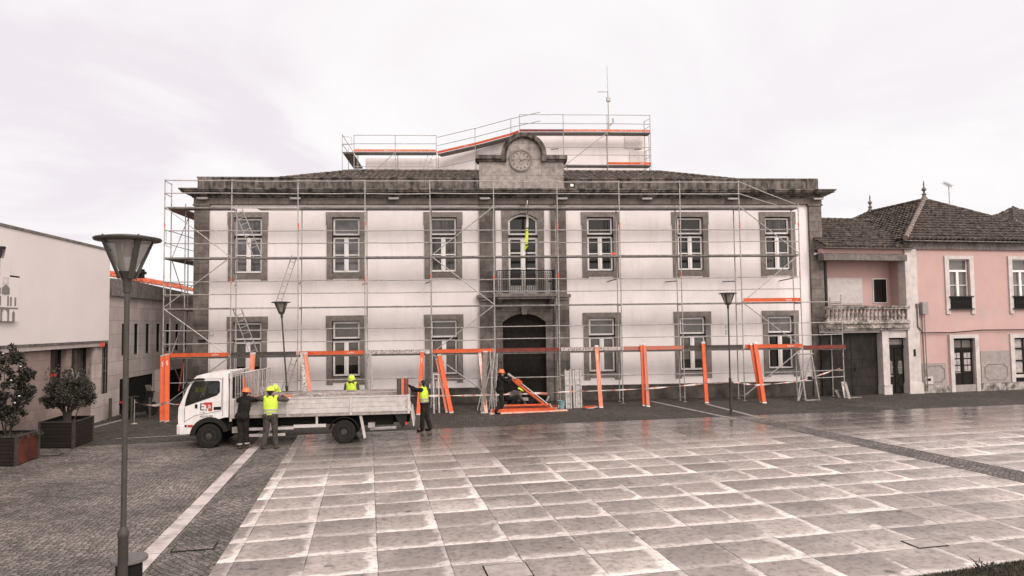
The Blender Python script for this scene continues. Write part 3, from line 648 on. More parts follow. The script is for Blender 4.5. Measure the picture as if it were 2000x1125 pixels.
# balcony door
bc = -14.21
ao = [(bc - .98, 4.92), (bc - .98, 8.05), (bc - 1.0, 8.05), (bc - 1.0, 8.86), (bc + 1.0, 8.86), (bc + 1.0, 8.05), (bc + .98, 8.05), (bc + .98, 4.92)]
def archh(c, w2, z0, zs, zc, n=10):
    "segmental arch outline"
    h = zc - zs; r = (w2 * w2 + h * h) / (2 * h); a = math.asin(w2 / r)
    return [(c - w2, z0), (c + w2, z0)] + [(c + r * sin(a - 2 * a * i / n), zc - r + r * cos(a - 2 * a * i / n)) for i in range(n + 1)]
ah = archh(bc, .69, 4.93, 8.42, 8.70)
bw = MB().prism(ao, -.05, .06, holes=[ah]).build('balcony_door', m_trim, MBLD)
f = MB()
ai = archh(bc, .60, 7.80, 8.36, 8.60); f.prism(archh(bc, .69, 7.72, 8.41, 8.69), .12, .18, holes=[ai])
for x0, x1 in ((bc - .69, bc - .005), (bc + .005, bc + .69)):
    f.box(x0, x0 + .10, .12, .18, 4.95, 7.60); f.box(x1 - .10, x1, .12, .18, 4.95, 7.60)
    for z in (4.95, 5.30, 6.12, 6.85, 7.50): f.box(x0 + .10, x1 - .10, .12, .18, z, z + (.10 if z in (4.95, 7.50) else .05))
    f.box(x0 + .10, x1 - .10, .13, .17, 5.05, 5.30)
f.box(bc - .05, bc + .05, .10, .12, 4.95, 7.60)
f.build('frame', m_white, bw)
MB().box(bc - .69, bc + .69, .07, .14, 7.60, 7.71).build('transom', m_iron, bw)  # dark bar imitates the shade line under the arched light
MB().box(bc - .70, bc + .70, .185, .195, 4.9, 8.74).build('pane', m_glass, bw)
MB().box(bc - .13, bc + .13, -.09, -.051, 8.72, 9.1).build('keystone', m_trim, bw)
# balcony
mb = MB(); mb.box(-16.38, -12.05, -.30, -.002, 4.78, 4.92); mb.box(-16.32, -12.11, -.24, -.002, 4.64, 4.78)
mb.box(-15.62, -12.74, -.92, -.30, 4.80, 4.95); mb.box(-15.5, -12.86, -.84, -.24, 4.70, 4.80)
for x in (-15.35, -13.0): mb.prism([(-.82, 4.70), (-.13, 4.70), (-.13, 4.25)], x - .09, x + .09, ax='YZ')
bal = mb.build('balcony', m_conc, MBLD)
mb = MB()
def rail(p, q, n):
    p, q = Vector(p), Vector(q)
    mb.tube(p + Vector((0, 0, 1.03)), q + Vector((0, 0, 1.03)), .022); mb.tube(p + Vector((0, 0, .06)), q + Vector((0, 0, .06)), .014); mb.tube(p + Vector((0, 0, .80)), q + Vector((0, 0, .80)), .010)
    for i in range(n + 1):
        a = p.lerp(q, i / n); mb.tube(a + Vector((0, 0, .04)), a + Vector((0, 0, 1.02)), .011 if i % 4 else .018, k=4)
        if i < n:
            c = p.lerp(q, (i + .5) / n); d = (q - p).normalized()
            for zc_, rr_ in ((.92, .040), (.68, .036), (.55, .042), (.42, .042), (.29, .036), (.16, .040)):
                pts = [c + d * rr_ * cos(t_ * pi / 4) + Vector((0, 0, zc_ + rr_ * 1.25 * sin(t_ * pi / 4))) for t_ in range(9)]
                mb.path(pts, .0085, k=4)
rail((-15.48, -.86, 4.95), (-12.88, -.86, 4.95), 26); rail((-15.48, -.86, 4.95), (-15.48, -.3, 4.95), 6); rail((-12.88, -.86, 4.95), (-12.88, -.3, 4.95), 6)
mb.build('railing', m_iron, bal)
# portal and street door
po = [(-16.20, 0), (-12.20, 0), (-12.20, 4.64), (-16.20, 4.64)]
ph = archh(-14.21, 1.0, -.001, 3.64, 4.04, 14)
ph[0] = (-15.21, 0.0005); ph[1] = (-13.21, 0.0005)
po = [(-15.21, 0), (-16.20, 0), (-16.20, 4.63), (-12.20, 4.63), (-12.20, 0), (-13.21, 0)] + ph[2:]
portal = MB().prism(po, -.10, .30).build('portal', m_stone, MBLD)
for (a, b) in ((-16.26, -15.60), (-12.82, -12.12)):
    MB().box(a, b, -.20, -.101, 0, 4.62).build('pilaster', m_stone, portal)
mb = MB().prism([(-14.40, 4.58), (-14.02, 4.58), (-14.10, 4.0), (-14.32, 4.0)], -.22, -.101); mb.build('keystone', m_trim, portal)
dr = MB().prism(archh(-14.21, .998, .02, 3.62, 4.02, 14), .20, .26).build('door', m_wood, portal)
mb = MB()
mb.box(-15.2, -13.22, .14, .20, 2.96, 3.12); mb.box(-14.25, -14.17, .16, .20, .02, 2.96); mb.box(-14.24, -14.18, .17, .20, 3.12, 3.98)
for s in (-1, 1):
    c = -14.21 + s * .5
    for z0, z1 in ((.25, .95), (1.1, 1.95), (2.1, 2.8)):
        mb.box(c - .36, c + .36, .175, .20, z0, z0 + .05); mb.box(c - .36, c + .36, .175, .20, z1 - .05, z1); mb.box(c - .36, c - .31, .175, .20, z0, z1); mb.box(c + .31, c + .36, .175, .20, z0, z1); mb.box(c - .2, c + .2, .18, .20, z0 + .18, z1 - .18)
    mb.box(c - .36, c + .36, .175, .20, 3.22, 3.27); mb.tube((c - .36 * s - .02, .18, 3.72 + .12), (c + .30 * s, .18, 3.60), .02)
mb.build('door_panel', m_wood, dr)
# attic storey on the roof
AT = [(-23.55, 15.1), (-18.6, 15.1), (-13.2, 12.6), (-4.70, 12.6), (-4.70, 19.0), (-23.55, 19.0)]
ATZ = [14.98, 14.98, 16.0, 16.0, 16.0, 14.98]
mb = MB(); n = len(AT)
for i in range(n):
    a, b = AT[i], AT[(i + 1) % n]; mb.quad((*a, 12), (*b, 12), (*b, ATZ[(i + 1) % n]), (*a, ATZ[i]))
mb.poly([(*AT[i], ATZ[i]) for i in (0, 1, 5)]); mb.poly([(*AT[i], ATZ[i]) for i in (1, 2, 3, 4, 5)])
m_attic = mat('light_attic_wall', (.72, .64, .61), (.66, .58, .56), scale=1.4, rough=.8, streak=(.36, .30, .28), samt=.35, sscale=(1.3, 1.3, .25), sramp=(.52, .7))
att = mb.build('attic_storey', m_attic, MBLD, fixn=False)
mb = MB()
mb.box(-5.9, -4.72, 12.55, 12.59, 13.9, 14.9); mb.box(-6.2, -5.0, 12.55, 12.59, 15.1, 15.9)
mb.build('wall_panel', m_lwhite, att)
# downpipe and gutter at the right corner
mb = MB(); mb.tube((.28, -.12, 0), (.28, -.12, 6.55), .075, k=8); mb.tube((.28, -.12, 6.55), (-.2, -.2, 6.8), .05, k=8)
mb.build('downpipe', mat('dark_pipe', (.03, .026, .023), rough=.4), MBLD, smooth=True)
mb = MB(); mb.tube((-.3, -.24, 6.72), (.1, -.24, 6.72), .055, k=8); mb.tube((.1, -.24, 6.72), (.30, -.16, 7.1), .05, k=8); mb.build('downpipe_elbow', m_white, MBLD, smooth=True)
mb = MB(); mb.path([(-28.3, -.04, .7), (-28.3, -.04, 3.1)], .02); mb.box(-28.30, -28.18, -.1, -.002, 3.25, 3.55)
mb.build('cable_box', m_white, MBLD)
MB().box(-28.75, -28.45, -.30, -.145, 2.98, 3.05).build('camera_bracket', m_iron, MBLD)

# floodlights below the cornice
fl0 = None
for i, px in enumerate((396, 577, 769, 947, 1098, 1263, 1430, 1597)):
    s, z = FAC.hit(px, 381, -.30); lab = ['at its left end by the corner pilaster', 'between the first and second upper windows', 'between the second and third upper windows', 'above the left pilaster of the clock gable',
        'above the right pilaster of the clock gable', 'between the fourth and fifth upper windows', 'between the fifth and sixth upper windows', 'at its right end by the corner pilaster'][i]
    L0 = 'slim pale floodlight under the cornice ' + lab
    if fl0 is None:
        fl0 = thing('floodlight', L0, 'floodlight', tuple(FAC.w(s, -.30, 9.36)), FAC.th, 'floodlights under the cornice')
        MB().box(-.24, .24, -.10, .05, -.035, .035).build('housing', m_galvl, fl0, bevel=.01)
        MB().box(-.20, .20, -.08, .03, -.045, -.036).build('lens', m_white, fl0); MB().box(-.02, .02, .051, .135, -.02, .02).build('bracket', m_iron, fl0)
    else: dup(fl0, tuple(FAC.w(s, -.30, 9.36)), FAC.th, L0)

# flag on the balcony
fs = thing('flag', 'furled yellow green and white flag on a dark pole at the balcony', 'flag', tuple(FAC.w(-14.1, -.80, 4.97)), FAC.th)
MB().tube((-.08, 0, 0), (.06, -.15, 4.35), .028, .018, k=8).build('flagpole', m_iron, fs, smooth=True)
def furl(z0, z1, w0, w1, lx):
    mb = MB(); n = 10; k = 10
    for i in range(n + 1):
        t = i / n; z = z0 + (z1 - z0) * t; x = -.08 + .14 * z / 4.35 + lx * t
        for j in range(k):
            a = 2 * pi * j / k; r_ = (w0 + (w1 - w0) * t) * (1 + .25 * sin(3 * a + 4 * t)); mb.v.append((x + r_ * cos(a) - .02, -.15 * z / 4.35 + r_ * .6 * sin(a), z))
    for i in range(n):
        for j in range(k): mb.f.append((i * k + j, i * k + (j + 1) % k, (i + 1) * k + (j + 1) % k, (i + 1) * k + j))
    return mb
furl(2.95, 4.2, .06, .025, 0).build('flag_cloth', mat('pale_flag_cloth', (.55, .47, .44), (.12, .09, .08), scale=5, rough=.8, ramp=(.4, .5)), fs, smooth=True)
furl(2.9, 2.2, .055, .075, -.02).build('flag_cloth', mat('yellow_flag_cloth', (.55, .66, .05), (.45, .52, .04), rough=.8), fs, smooth=True)['label'] = 'yellow green lower end of the flag'
mb = MB(); mb.v += [(-.13, -.12, 2.12), (.05, -.12, 2.12), (-.02, -.2, 2.12), (-.16, -.13, 1.85)]; mb.f += [(0, 1, 3), (1, 2, 3), (2, 0, 3)]
mb.build('flag_tip', MATS['yellow_flag_cloth'], fs, fixn=False)
# rooftop antenna mast
an = thing('antenna_mast', 'thin rooftop antenna mast with a side arm and small box behind the scaffold', 'antenna', tuple(FAC.w(-7.05, 13.5, 15.9)), FAC.th)
MB().tube((0, 0, 0), (0, 0, 1.2), .05, k=6).tube((0, 0, 1.2), (-.02, 0, 3.3), .035, k=6).tube((-.02, 0, 3.3), (-.04, 0, 5.15), .018, k=6).build('mast', m_galv, an)
MB().tube((-.72, 0, 3.32), (0, 0, 3.32), .025).build('side_arm', m_galv, an)
MB().box(-.12, .14, -.1, .1, 2.65, 2.95).build('junction_box', m_galvl, an, bevel=.02)
MB().tube((0, 0, .95), (.3, 0, 1.2), .05).tube((.3, 0, 1.2), (.3, 0, 1.5), .05).build('bracket', m_galv, an)
# ================================================================ FACADE SCAFFOLD
SC = thing('scaffold', 'galvanised tube scaffold covering the whole front of the white building', 'scaffold', tuple(FAC.O), FAC.th)
BX = [-29.75, -26.96, -24.13, -21.28, -18.42, -15.64, -12.78, -9.97, -7.20, -4.42, -1.66]
LV = [2.33, 4.42, 6.60, 8.78]
DO, DI = -1.45, -.78
rs = random.Random(11)
def jig(a=.012): return rs.uniform(-a, a)
def base_plate(mb, s, d):
    mb.box(s - .07, s + .07, d - .07, d + .07, .0, .012); mb.tube((s, d, .012), (s, d, .12), .016)
leans = {}
mk = MB()
for i, s in enumerate(BX):
    zt = 9.97 if i < 10 else 8.95
    lean_ = rs.uniform(-.03, .03)
    mb = MB(); mb.tube((s + lean_, DO, .1), (s, DO, 4.5), .025).tube((s, DO, 4.5), (s + lean_, DO, zt), .025); base_plate(mb, s + lean_, DO)
    for z in LV: mb.lathe([(.036, z - .09), (.036, z - .03)], (s, DO, 0), k=8)
    mb.build('standard', m_galv, SC, fixn=False)
    mb = MB(); mb.tube((s + lean_, DI, .1), (s, DI, 8.98), .025); base_plate(mb, s + lean_, DI); mb.build('standard', m_galv, SC, fixn=False)
    for z in LV + [.27]: MB().tube((s, DO, z - .07), (s, DI, z - .07), .02).build('transom', m_galv, SC, fixn=False)
    for z in ((5.55, 7.95) if i % 2 else (5.65, 7.9)): mk.tube((s, DO, z + jig(.2)), (s, DO, z + .16 + jig(.01)), .027)
    if 0 < i: 
        t = MB()
        for z in (5.50, 8.25 if i % 3 == 0 else 5.5)[:1]: t.tube((s + .02, DI + .02, z + jig(.1)), (s - .30, -.02, z + jig(.05)), .024)
        t.build('wall_tie', m_deck, SC, fixn=False)
mk.build('red_marker', m_marker, SC, fixn=False)
def sag(p, q, r, par, name, m=m_galv, k=.02):
    p, q = Vector(p), Vector(q); mid = (p + q) / 2 + Vector((0, jig(.01), rs.uniform(-k, k * .4)))
    return MB().tube(p, mid, r).tube(mid, q, r).build(name, m, par, fixn=False)
for i in range(10):
    a, b = BX[i], BX[i + 1]
    zs = [1.25 + jig(.03)]
    for z in LV: zs += [z + .58 + jig(), z + 1.13 + jig()]
    for z in zs:
        if i == 9 and z > 9: continue
        sag((a, DO - .03, z + jig()), (b, DO - .03, z + jig()), .0215, SC, 'guardrail')
sag((BX[9], DO - .03, 9.93), (BX[10] - .1, DO - .03, 8.88), .0215, SC, 'guardrail'); sag((BX[9], DO - .03, 9.38), (BX[10] - .3, DI, 8.86), .0215, SC, 'guardrail')
# decks
for j, z in enumerate(LV):
    for i in range(10):
        a, b = BX[i] + .03, BX[i + 1] - .03
        if i == 1 and j < 3: parts = [(a + .9 if j % 2 == 0 else a + .2, b, -1.08, -.78), (a + (0 if j % 2 else .0), b, -1.42, -1.10)]
        elif i == 1 and j == 3: parts = [(a + 1.0, b, -1.42, -.78)]
        else: parts = [(a, b, -1.42, -1.10), (a, b, -1.08, -.78)]
        mb = MB()
        for p in parts: mb.box(p[0], p[1], p[2], p[3], z - .06 + jig(.006), z - .005 + jig(.004))
        mb.box(a, b, DO + .0, DO + .03, z - .07, z + .0)
        mb.build('deck', m_galvl if (i, j) in ((1, 3), (1, 1)) else m_deck, SC, fixn=False)
# braces
def brace(s0, z0, s1, z1, d=DO - .05): MB().tube((s0, d, z0), (s1, d, z1), .022).build('brace', m_galv, SC, fixn=False)
for (i, k) in ((0, 0), (4, 1), (9, 0)):
    a, b = BX[i], BX[i + 1]; zz = [.25] + LV
    for q in range(4, 0, -1):
        down = ((4 - q) % 2 == 0) ^ (k == 1)
        if down: brace(a, zz[q], b, zz[q - 1])
        else: brace(b, zz[q], a, zz[q - 1])
# ladders
def ladder(p, q, w_, parent, name='ladder', m=m_galvl, r=.021, step=.28, loc=None):
    p, q = Vector(p), Vector(q); d = (q - p).normalized(); side = Vector((1, 0, 0)) - d * d.x; side.normalize()
    mb = MB(); mb.tube(p - side * w_ / 2, q - side * w_ / 2, r, k=4); mb.tube(p + side * w_ / 2, q + side * w_ / 2, r, k=4)
    n = int((q - p).length / step)
    for i in range(1, n): c = p + d * i * step; mb.tube(c - side * w_ / 2, c + side * w_ / 2, .019, k=4)
    return mb.build(name, m, parent, fixn=False)
def fp(px, py, d):
    s, z = FAC.hit(px, py, d); return (s, d, z)
ladder(fp(463, 403, -1.05), fp(503, 500, -1.15), .33, SC); ladder(fp(575, 500, -1.15), fp(542, 597, -1.05), .22, SC)
ladder(fp(463, 603, -1.05), fp(498, 697, -1.15), .33, SC); ladder(fp(575, 700, -1.15), fp(553, 770, -1.05), .22, SC)
# toe boards on the lowest and second lift
def toe(i, z, m, name='toe_board', d=DO - .05, a=None, b=None, text=None, h=.16, side=1):
    a = BX[i] + .05 if a is None else a; b = BX[i + 1] - .05 if b is None else b
    mb = MB().box(a, b, d - .025, d, z + .02, z + .02 + h); mb.box(a, b, d - .03, d - .0255, z + .02, z + .035); mb.box(a, b, d - .03, d - .0255, z + .005 + h, z + .02 + h)
    o = mb.build(name, m, SC)
    if text: text_mesh('lettering', text, .11, m_text, o, Matrix.Translation((b - .55 if side > 0 else a + .5, d - .033, z + .10)) @ XZ)
    return o
seq = [m_orange, m_darkb, m_orange, m_wornb, m_orange, m_redb, m_wornb, m_wornr, m_darkb, m_orange]
lab = ['bright orange toe board', 'blackened toe board', 'bright orange toe board', 'worn mottled pale toe board', 'bright orange toe board', 'dark red toe board', 'worn pale toe board', 'worn red and white toe board', 'blackened toe board', 'bright orange toe board']
for i in range(10):
    o = toe(i, 2.33, seq[i], text='Layher' if i in (0, 2, 9) else None); o['label'] = lab[i]
toe(9, 4.42, m_orange, text='Layher')['label'] = 'orange toe board one lift higher'
for s in (-12.9, -10.4): MB().box(s, s + .25, DO - .03, DO - .0, 6.62, 6.70).build('toe_board_stub', m_marker, SC) if s > -11 else None
# low end bay beyond the right corner
for (s, d, zt) in ((.42, -1.15, 4.75), (.28, -.42, 4.65)):
    mb = MB().tube((s, d, .1), (s, d, zt), .025); base_plate(mb, s, d); mb.build('standard', m_galv, SC, fixn=False)
for z in (.3, 1.2, 2.30, 3.4, 3.95, 4.35): MB().tube((.42, -1.15, z), (.28, -.42, z), .018).build('transom', m_galv, SC, fixn=False)
for z in (1.25, 2.9, 3.46, 4.40, .95): sag((BX[10], DO - .03, z), (.42, -1.18, z + .02), .0215, SC, 'guardrail')
MB().box(BX[10], .40, -1.40, -.60, 2.22, 2.27).build('deck', m_deck, SC)
toe(9, 2.25, m_redb, a=BX[10] + .05, b=.38, d=-1.42)['label'] = 'worn dark red toe board'
# return along the left side of the building
SS = [(-29.75, -.78), (-29.75, 1.1), (-29.18, 1.1), (-29.75, 3.6), (-29.18, -.70)]
for s, d in SS:
    mb = MB().tube((s, d, .1), (s, d, 9.05), .025); base_plate(mb, s, d); mb.build('standard', m_galv, SC, fixn=False)
for z in (4.42, 6.60, 8.78):
    MB().box(-29.74, -29.12, -.76, 3.5, z - .06, z).build('deck', m_deck, SC)
    MB().box(-29.80, -29.76, -.76, 3.5, z - .08, z + .02).build('deck_beam', m_galv, SC)
for z in (2.9, 3.46, 5.0, 5.55, 7.2, 7.8):
    MB().tube((-29.72, -.78, z), (-29.72, 3.6, z), .018).build('side_rail', m_galv, SC, fixn=False)
for z0, z1, f in ((.3, 2.33, 0), (2.33, 4.42, 1), (4.42, 6.6, 0), (6.6, 8.78, 1)):
    MB().tube((-29.72, -.78 if f else 1.1, z0), (-29.72, 1.1 if f else -.78, z1), .02).build('side_brace', m_galv, SC, fixn=False)
# end frames at the outer left corner
mb = MB()
for z in (9.35, 9.9, 7.25, 7.8, 5.0, 5.55, 2.9, 3.46): mb.tube((BX[0], DO, z), (BX[0], DI, z - .02), .018)
mb.tube((BX[0], DI, 8.9), (BX[0], DI, 9.93), .025)
for z in (7.1, 4.95, 2.8): mb.path([(BX[0] + .03, DO + .1, z + .65), (BX[0] + .03, DO + .1, z), (BX[0] + .03, DI - .1, z), (BX[0] + .03, DI - .1, z + .65)], .012)
mb.build('end_rail', m_galv, SC, fixn=False)
MB().box(-29.3, -29.24, -1.3, -1.26, .9, 2.3, Matrix.Translation((-29.2, 0, 0)) @ Matrix.Rotation(R(8), 4, 'Y') @ Matrix.Translation((29.2, 0, 0))).build('toe_board', m_redb, SC)

# ================================================================ ROOFTOP SCAFFOLD
RS = thing('scaffold', 'smaller rooftop scaffold with orange toe boards in front of the white attic storey', 'scaffold', tuple(FAC.O), FAC.th)
def rtube(name, p, q, r=.025): return MB().tube(p, q, r).build(name, m_galv, RS, fixn=False)
LP_ = [(-24.15, 14.0, 15.12), (-21.43, 14.0, 15.13), (-18.70, 14.0, 15.14)]
s1, z1 = FAC.hit(928, 284, 13.1); s2, z2 = FAC.hit(998, 266, 12.2)
MP = [(-18.62, 14.0, 15.02), (s1, 13.1, z1), (s2, 12.2, z2 + .02)]
RP = [(-13.29, 11.5, 15.84), (-10.47, 11.5, 15.86), (-7.60, 11.5, 15.88), (-4.77, 11.5, 15.88)]
for P_ in LP_ + MP[1:] + RP:
    for dd in (0, .7):
        mb = MB().tube((P_[0] + (0 if dd == 0 else .1), P_[1] + dd, 11.9), (P_[0] + (0 if dd == 0 else .1), P_[1] + dd, P_[2] + (1.13 if dd == 0 else .1)), .025)
        mb.build('standard', m_galv, RS, fixn=False)
def rbay(a, b, m, txt=None, rails=(.55, 1.12), lower=()):
    a, b = Vector(a), Vector(b); d = (b - a); n = Vector((-d.y, d.x, 0)).normalized()
    mb = MB(); z = Vector((0, 0, .06))
    A_, B_ = a, b
    P = [A_ - z, B_ - z, B_ + n * .68 - z, A_ + n * .68 - z]; Q = [p + z for p in P]
    for L4 in (P, Q, (P[0], P[1], Q[1], Q[0]), (P[1], P[2], Q[2], Q[1]), (P[2], P[3], Q[3], Q[2]), (P[3], P[0], Q[0], Q[3])): mb.quad(*L4)
    mb.build('deck', m_deck, RS)
    if m is not None:
        h = Vector((0, 0, .15)); o_ = -n * .05; e = Vector((0, 0, .012)); mb = MB(); q1, q2 = A_ + o_ + e, B_ + o_ + e; th = -n * .025
        for L4 in ((q1, q2, q2 + h, q1 + h), (q1 + th, q2 + th, q2 + h + th, q1 + h + th), (q1 + h, q2 + h, q2 + h + th, q1 + h + th), (q1, q2, q2 + th, q1 + th), (q1, q1 + h, q1 + h + th, q1 + th), (q2, q2 + h, q2 + h + th, q2 + th)): mb.quad(*L4)
        o = mb.build('toe_board', m, RS)
        if txt:
            M = Matrix.Translation(q2 + th * 1.2 - d.normalized() * .6 + Vector((0, 0, .075))) @ Matrix.Rotation(atan2(d.y, d.x), 4, 'Z') @ XZ
            text_mesh('lettering', 'Layher', .11, m_text, o, M)
    for r_ in rails: rtube('guardrail', A_ - n * .03 + Vector((0, 0, r_)), B_ - n * .03 + Vector((0, 0, r_ + jig())), .0215)
    for r_ in lower: rtube('guardrail', A_ - n * .03 + Vector((0, 0, r_)), B_ - n * .03 + Vector((0, 0, r_ + jig())), .0215)
for i in range(2): rbay(LP_[i], LP_[i + 1], m_orange2, i == 0, lower=(-1.0,))
for i in range(2): rbay(MP[i], MP[i + 1], m_orange, i == 0, lower=(-.95,))
rbay(MP[2], (RP[0][0] - .02, RP[0][1], RP[0][2] - .05), m_orange, rails=())
for i in range(3): rbay(RP[i], RP[i + 1], m_orange2 if i else m_redb, i == 1, lower=(-1.0, -1.5))
for i in range(1, 3): rbay((RP[i][0], 11.5, 13.74), (RP[i + 1][0], 11.5, 13.74), m_orange if i == 2 else None, i == 2, rails=())
rbay((RP[1][0] - .9, 11.5, 13.70), (RP[1][0], 11.5, 13.72), None, rails=())
e1 = fp(1055, 219, 11.45); e2 = fp(1056, 236, 11.45)
rtube('guardrail', (MP[2][0], MP[2][1], MP[2][2] + 1.13), e1, .0215); rtube('guardrail', (MP[2][0], MP[2][1], MP[2][2] + .56), e2, .0215)
rtube('brace', (LP_[1][0], 13.95, 15.1), (LP_[0][0] + .7, 13.95, 13.2)); rtube('brace', (RP[2][0], 11.45, 15.85), (RP[1][0] + .1, 11.45, 13.7)); rtube('brace', (RP[1][0] - .0, 11.45, 13.7), (RP[1][0] + .8, 11.45, 12.8))
ladder((-19.1, 14.3, 15.1), (-19.8, 14.3, 12.9), .3, RS, m=m_galv)
# left return
for p in ((-24.92, 14.0), (-24.92, 16.5), (-24.25, 16.5)): rtube('standard', (p[0], p[1], 11.9), (p[0], p[1], 16.3 if p[1] < 15 else 16.0))
for z in (15.65, 16.28): rtube('guardrail', (-24.92, 14.0, z), (-24.92, 18.5, z), .0215)
for z in (15.1, 15.65, 13.9): rtube('guardrail', (-24.92, 13.98, z), (-24.15, 13.98, z), .0215)
MB().box(-24.88, -24.22, 14.0, 18.5, 15.02, 15.10).build('deck', m_deck, RS)
MB().path([(-24.9, 13.96, 16.15), (-24.3, 13.96, 16.1), (-24.3, 13.96, 15.6), (-24.85, 13.96, 15.6)], .014).build('end_rail', m_galv, RS, fixn=False)
# right end frame
mb = MB(); mb.tube((-5.0, 12.1, 12.0), (-5.0, 12.1, 16.8), .025)
for z in (12.9, 13.4, 14.3, 14.8, 16.3, 16.8): mb.tube((-4.77, 11.5, z), (-5.0, 12.1, z - .05), .016)
mb.build('end_rail', m_galv, RS, fixn=False)
for s in (-10.7, -5.2): MB().tube((s, 12.15, 14.95), (s - .5, 12.15, 14.9), .035).build('wall_tie', m_deck, RS, fixn=False)

# ================================================================ BOARDS LEANING ON THE SCAFFOLD
def board(label, base, top, m, wd=.17, th=.045, name='scaffold_board', cat='board', text=None, dtop=-1.56, group=None, roll=0.0, zoff=0.0, capm=None):
    "base and top are pixels: the foot on the ground and the head against the scaffold's outer plane"
    b = ground(*base); s, z = FAC.hit(top[0], top[1], dtop); t = FAC.w(s, dtop, z); d = (t - b); ln = d.length; d.normalize()
    x = FAC.u - d * FAC.u.dot(d); x.normalize()
    if roll: x = Matrix.Rotation(roll, 3, d) @ x
    y = d.cross(x); M3 = Matrix((x, y, d)).transposed()
    e = thing(name, label, cat, tuple(b), 0, group); e.rotation_mode = 'QUATERNION'; e.rotation_quaternion = M3.to_quaternion()
    mb = MB().box(-wd / 2, wd / 2, -th / 2, th / 2, .05, ln - .05)
    mb.box(-wd / 2, -wd / 2 + .018, -th / 2 - .006, -th / 2 - .0005, .06, ln - .06); mb.box(wd / 2 - .018, wd / 2, -th / 2 - .006, -th / 2 - .0005, .06, ln - .06)
    bd = mb.build('plank', m, e)
    for z0, z1 in ((ln - .055, ln + .03), (0, .055)): MB().box(-wd / 2 - .004, wd / 2 + .004, -th / 2 - .008, th / 2 + .004, z0, z1).build('end_cap', m_galvl, e)
    if text:
        M = Matrix.Translation((0, -th / 2 - .004, ln - .55)) @ Matrix(((0, 1, 0, 0), (0, 0, -1, 0), (-1, 0, 0, 0), (0, 0, 0, 1)))
        text_mesh('lettering', text, .11, m_text, e, M)
    return e
G1 = 'boards leaning on the scaffold'
board('bright orange board with white lettering, leftmost of the upright pair by the left corner', (317, 824), (318, 695), m_orange, text='Layher', group=G1)
board('bright orange lettered board right of its twin at the left scaffold corner', (326, 825), (327, 693), m_orange, text='Layher', group=G1, dtop=-1.63)
board('faded pink orange board standing behind the truck rack', (485, 810), (494, 690), m_orange2, group=G1, wd=.22)
board('worn pale board standing left of an orange one behind the truck bed', (601, 812), (590, 690), m_wornb, group=G1, wd=.17)
board('orange board standing right of a pale one behind the truck bed', (610, 811), (597, 690), m_orange2, group=G1, wd=.15, dtop=-1.66)
board('orange board with white lettering beside the worker at the truck tail', (817, 812), (825, 688), m_orange, text='Layher', group=G1, wd=.16, th=.09)
board('dark blackened board behind the lettered orange board', (833, 804), (835, 689), m_darkb, group=G1, wd=.17)
board('bright orange board slanting down right from the third bay window', (882, 808), (858, 694), m_orange, group=G1, wd=.17, th=.07)
board('orange board tucked beside its twin under the centre left window', (873, 807), (853, 702), m_orange2, group=G1, wd=.10, th=.07, dtop=-1.50)
board('thin white and orange board left of the grey post by the door', (950, 808), (937, 691), mat('white_orange_board', (.62, .50, .45), (.50, .17, .10), scale=3, rough=.6), group=G1, wd=.13)
board('grey brown weathered board upright at the left of the doorway', (944, 808), (948, 687), mat('greybrown_board', (.17, .13, .115), (.11, .085, .075), scale=6, rough=.8), group=G1, wd=.20, dtop=-1.62)
board('salmon orange board leaning in front of the fourth window', (1174, 797), (1165, 676), m_orange2, text='Layher', group=G1, wd=.17)
board('smooth orange board beside a worn one at the middle right', (1258, 794), (1253, 673), m_orange, group=G1, wd=.13, th=.09)
board('worn flaking red board leaning beside a smooth orange one', (1266, 795), (1259, 673), m_wornr, group=G1, wd=.14, dtop=-1.63)
board('narrow bright orange board in front of the fifth window', (1380, 788), (1373, 669), m_orange, group=G1, wd=.16, th=.09)
board('bright orange board, left of the slanting pair beneath the last window', (1487, 787), (1467, 672), m_orange, group=G1, wd=.15)
board('bright orange board, right of the slanting pair beneath the last window', (1493, 788), (1475, 670), m_orange, group=G1, wd=.17, dtop=-1.63)
# aluminium deck panels standing by the door
def panel(label, px0, px1, pytop, pyb, m=m_galvl, hook=True, hooks=2):
    b = ground((px0 + px1) / 2, pyb); L_ = FAC.loc(b); s0, z0 = FAC.hit(px0, pytop, L_.y + .35); s1, _ = FAC.hit(px1, pytop, L_.y + .35)
    e = thing('deck_panel', label, 'deck panel', tuple(b), FAC.th, 'metal deck panels standing by the door'); wd = s1 - s0
    M = Matrix.Rotation(R(-7), 4, 'X')
    MB().box(-wd / 2, wd / 2, -.01, .03, 0, z0, M).build('plate', m, e)
    mb = MB()
    for x in (-wd / 2, wd / 2 - .05): mb.box(x, x + .05, -.06, -.0105, 0, z0, M)
    mb.build('side_rail', m_galvl, e)
    mb = MB()
    for x in (-wd / 2 + .03, wd / 2 - .03): mb.tube(M @ Vector((x, 0, z0)), M @ Vector((x, -.03, z0 + .05)), .03)
    mb.box(-wd / 2 + .05, wd / 2 - .05, -.05, -.011, z0 * .62, z0 * .62 + .04, M); mb.box(-wd / 2 + .05, wd / 2 - .05, -.05, -.011, z0 * .14, z0 * .14 + .04, M)
    mb.build('cross_bar', m_galv, e)
panel('pale perforated metal deck panel upright right of the street door', 1105, 1117, 723, 798, m_galvl)
panel('narrow grey deck panel standing edge on between two wider ones', 1120, 1124, 722, 797, m_galv)
panel('grey metal deck panel with cross bars, rightmost by the street door', 1125, 1137, 722, 797, m_galv)

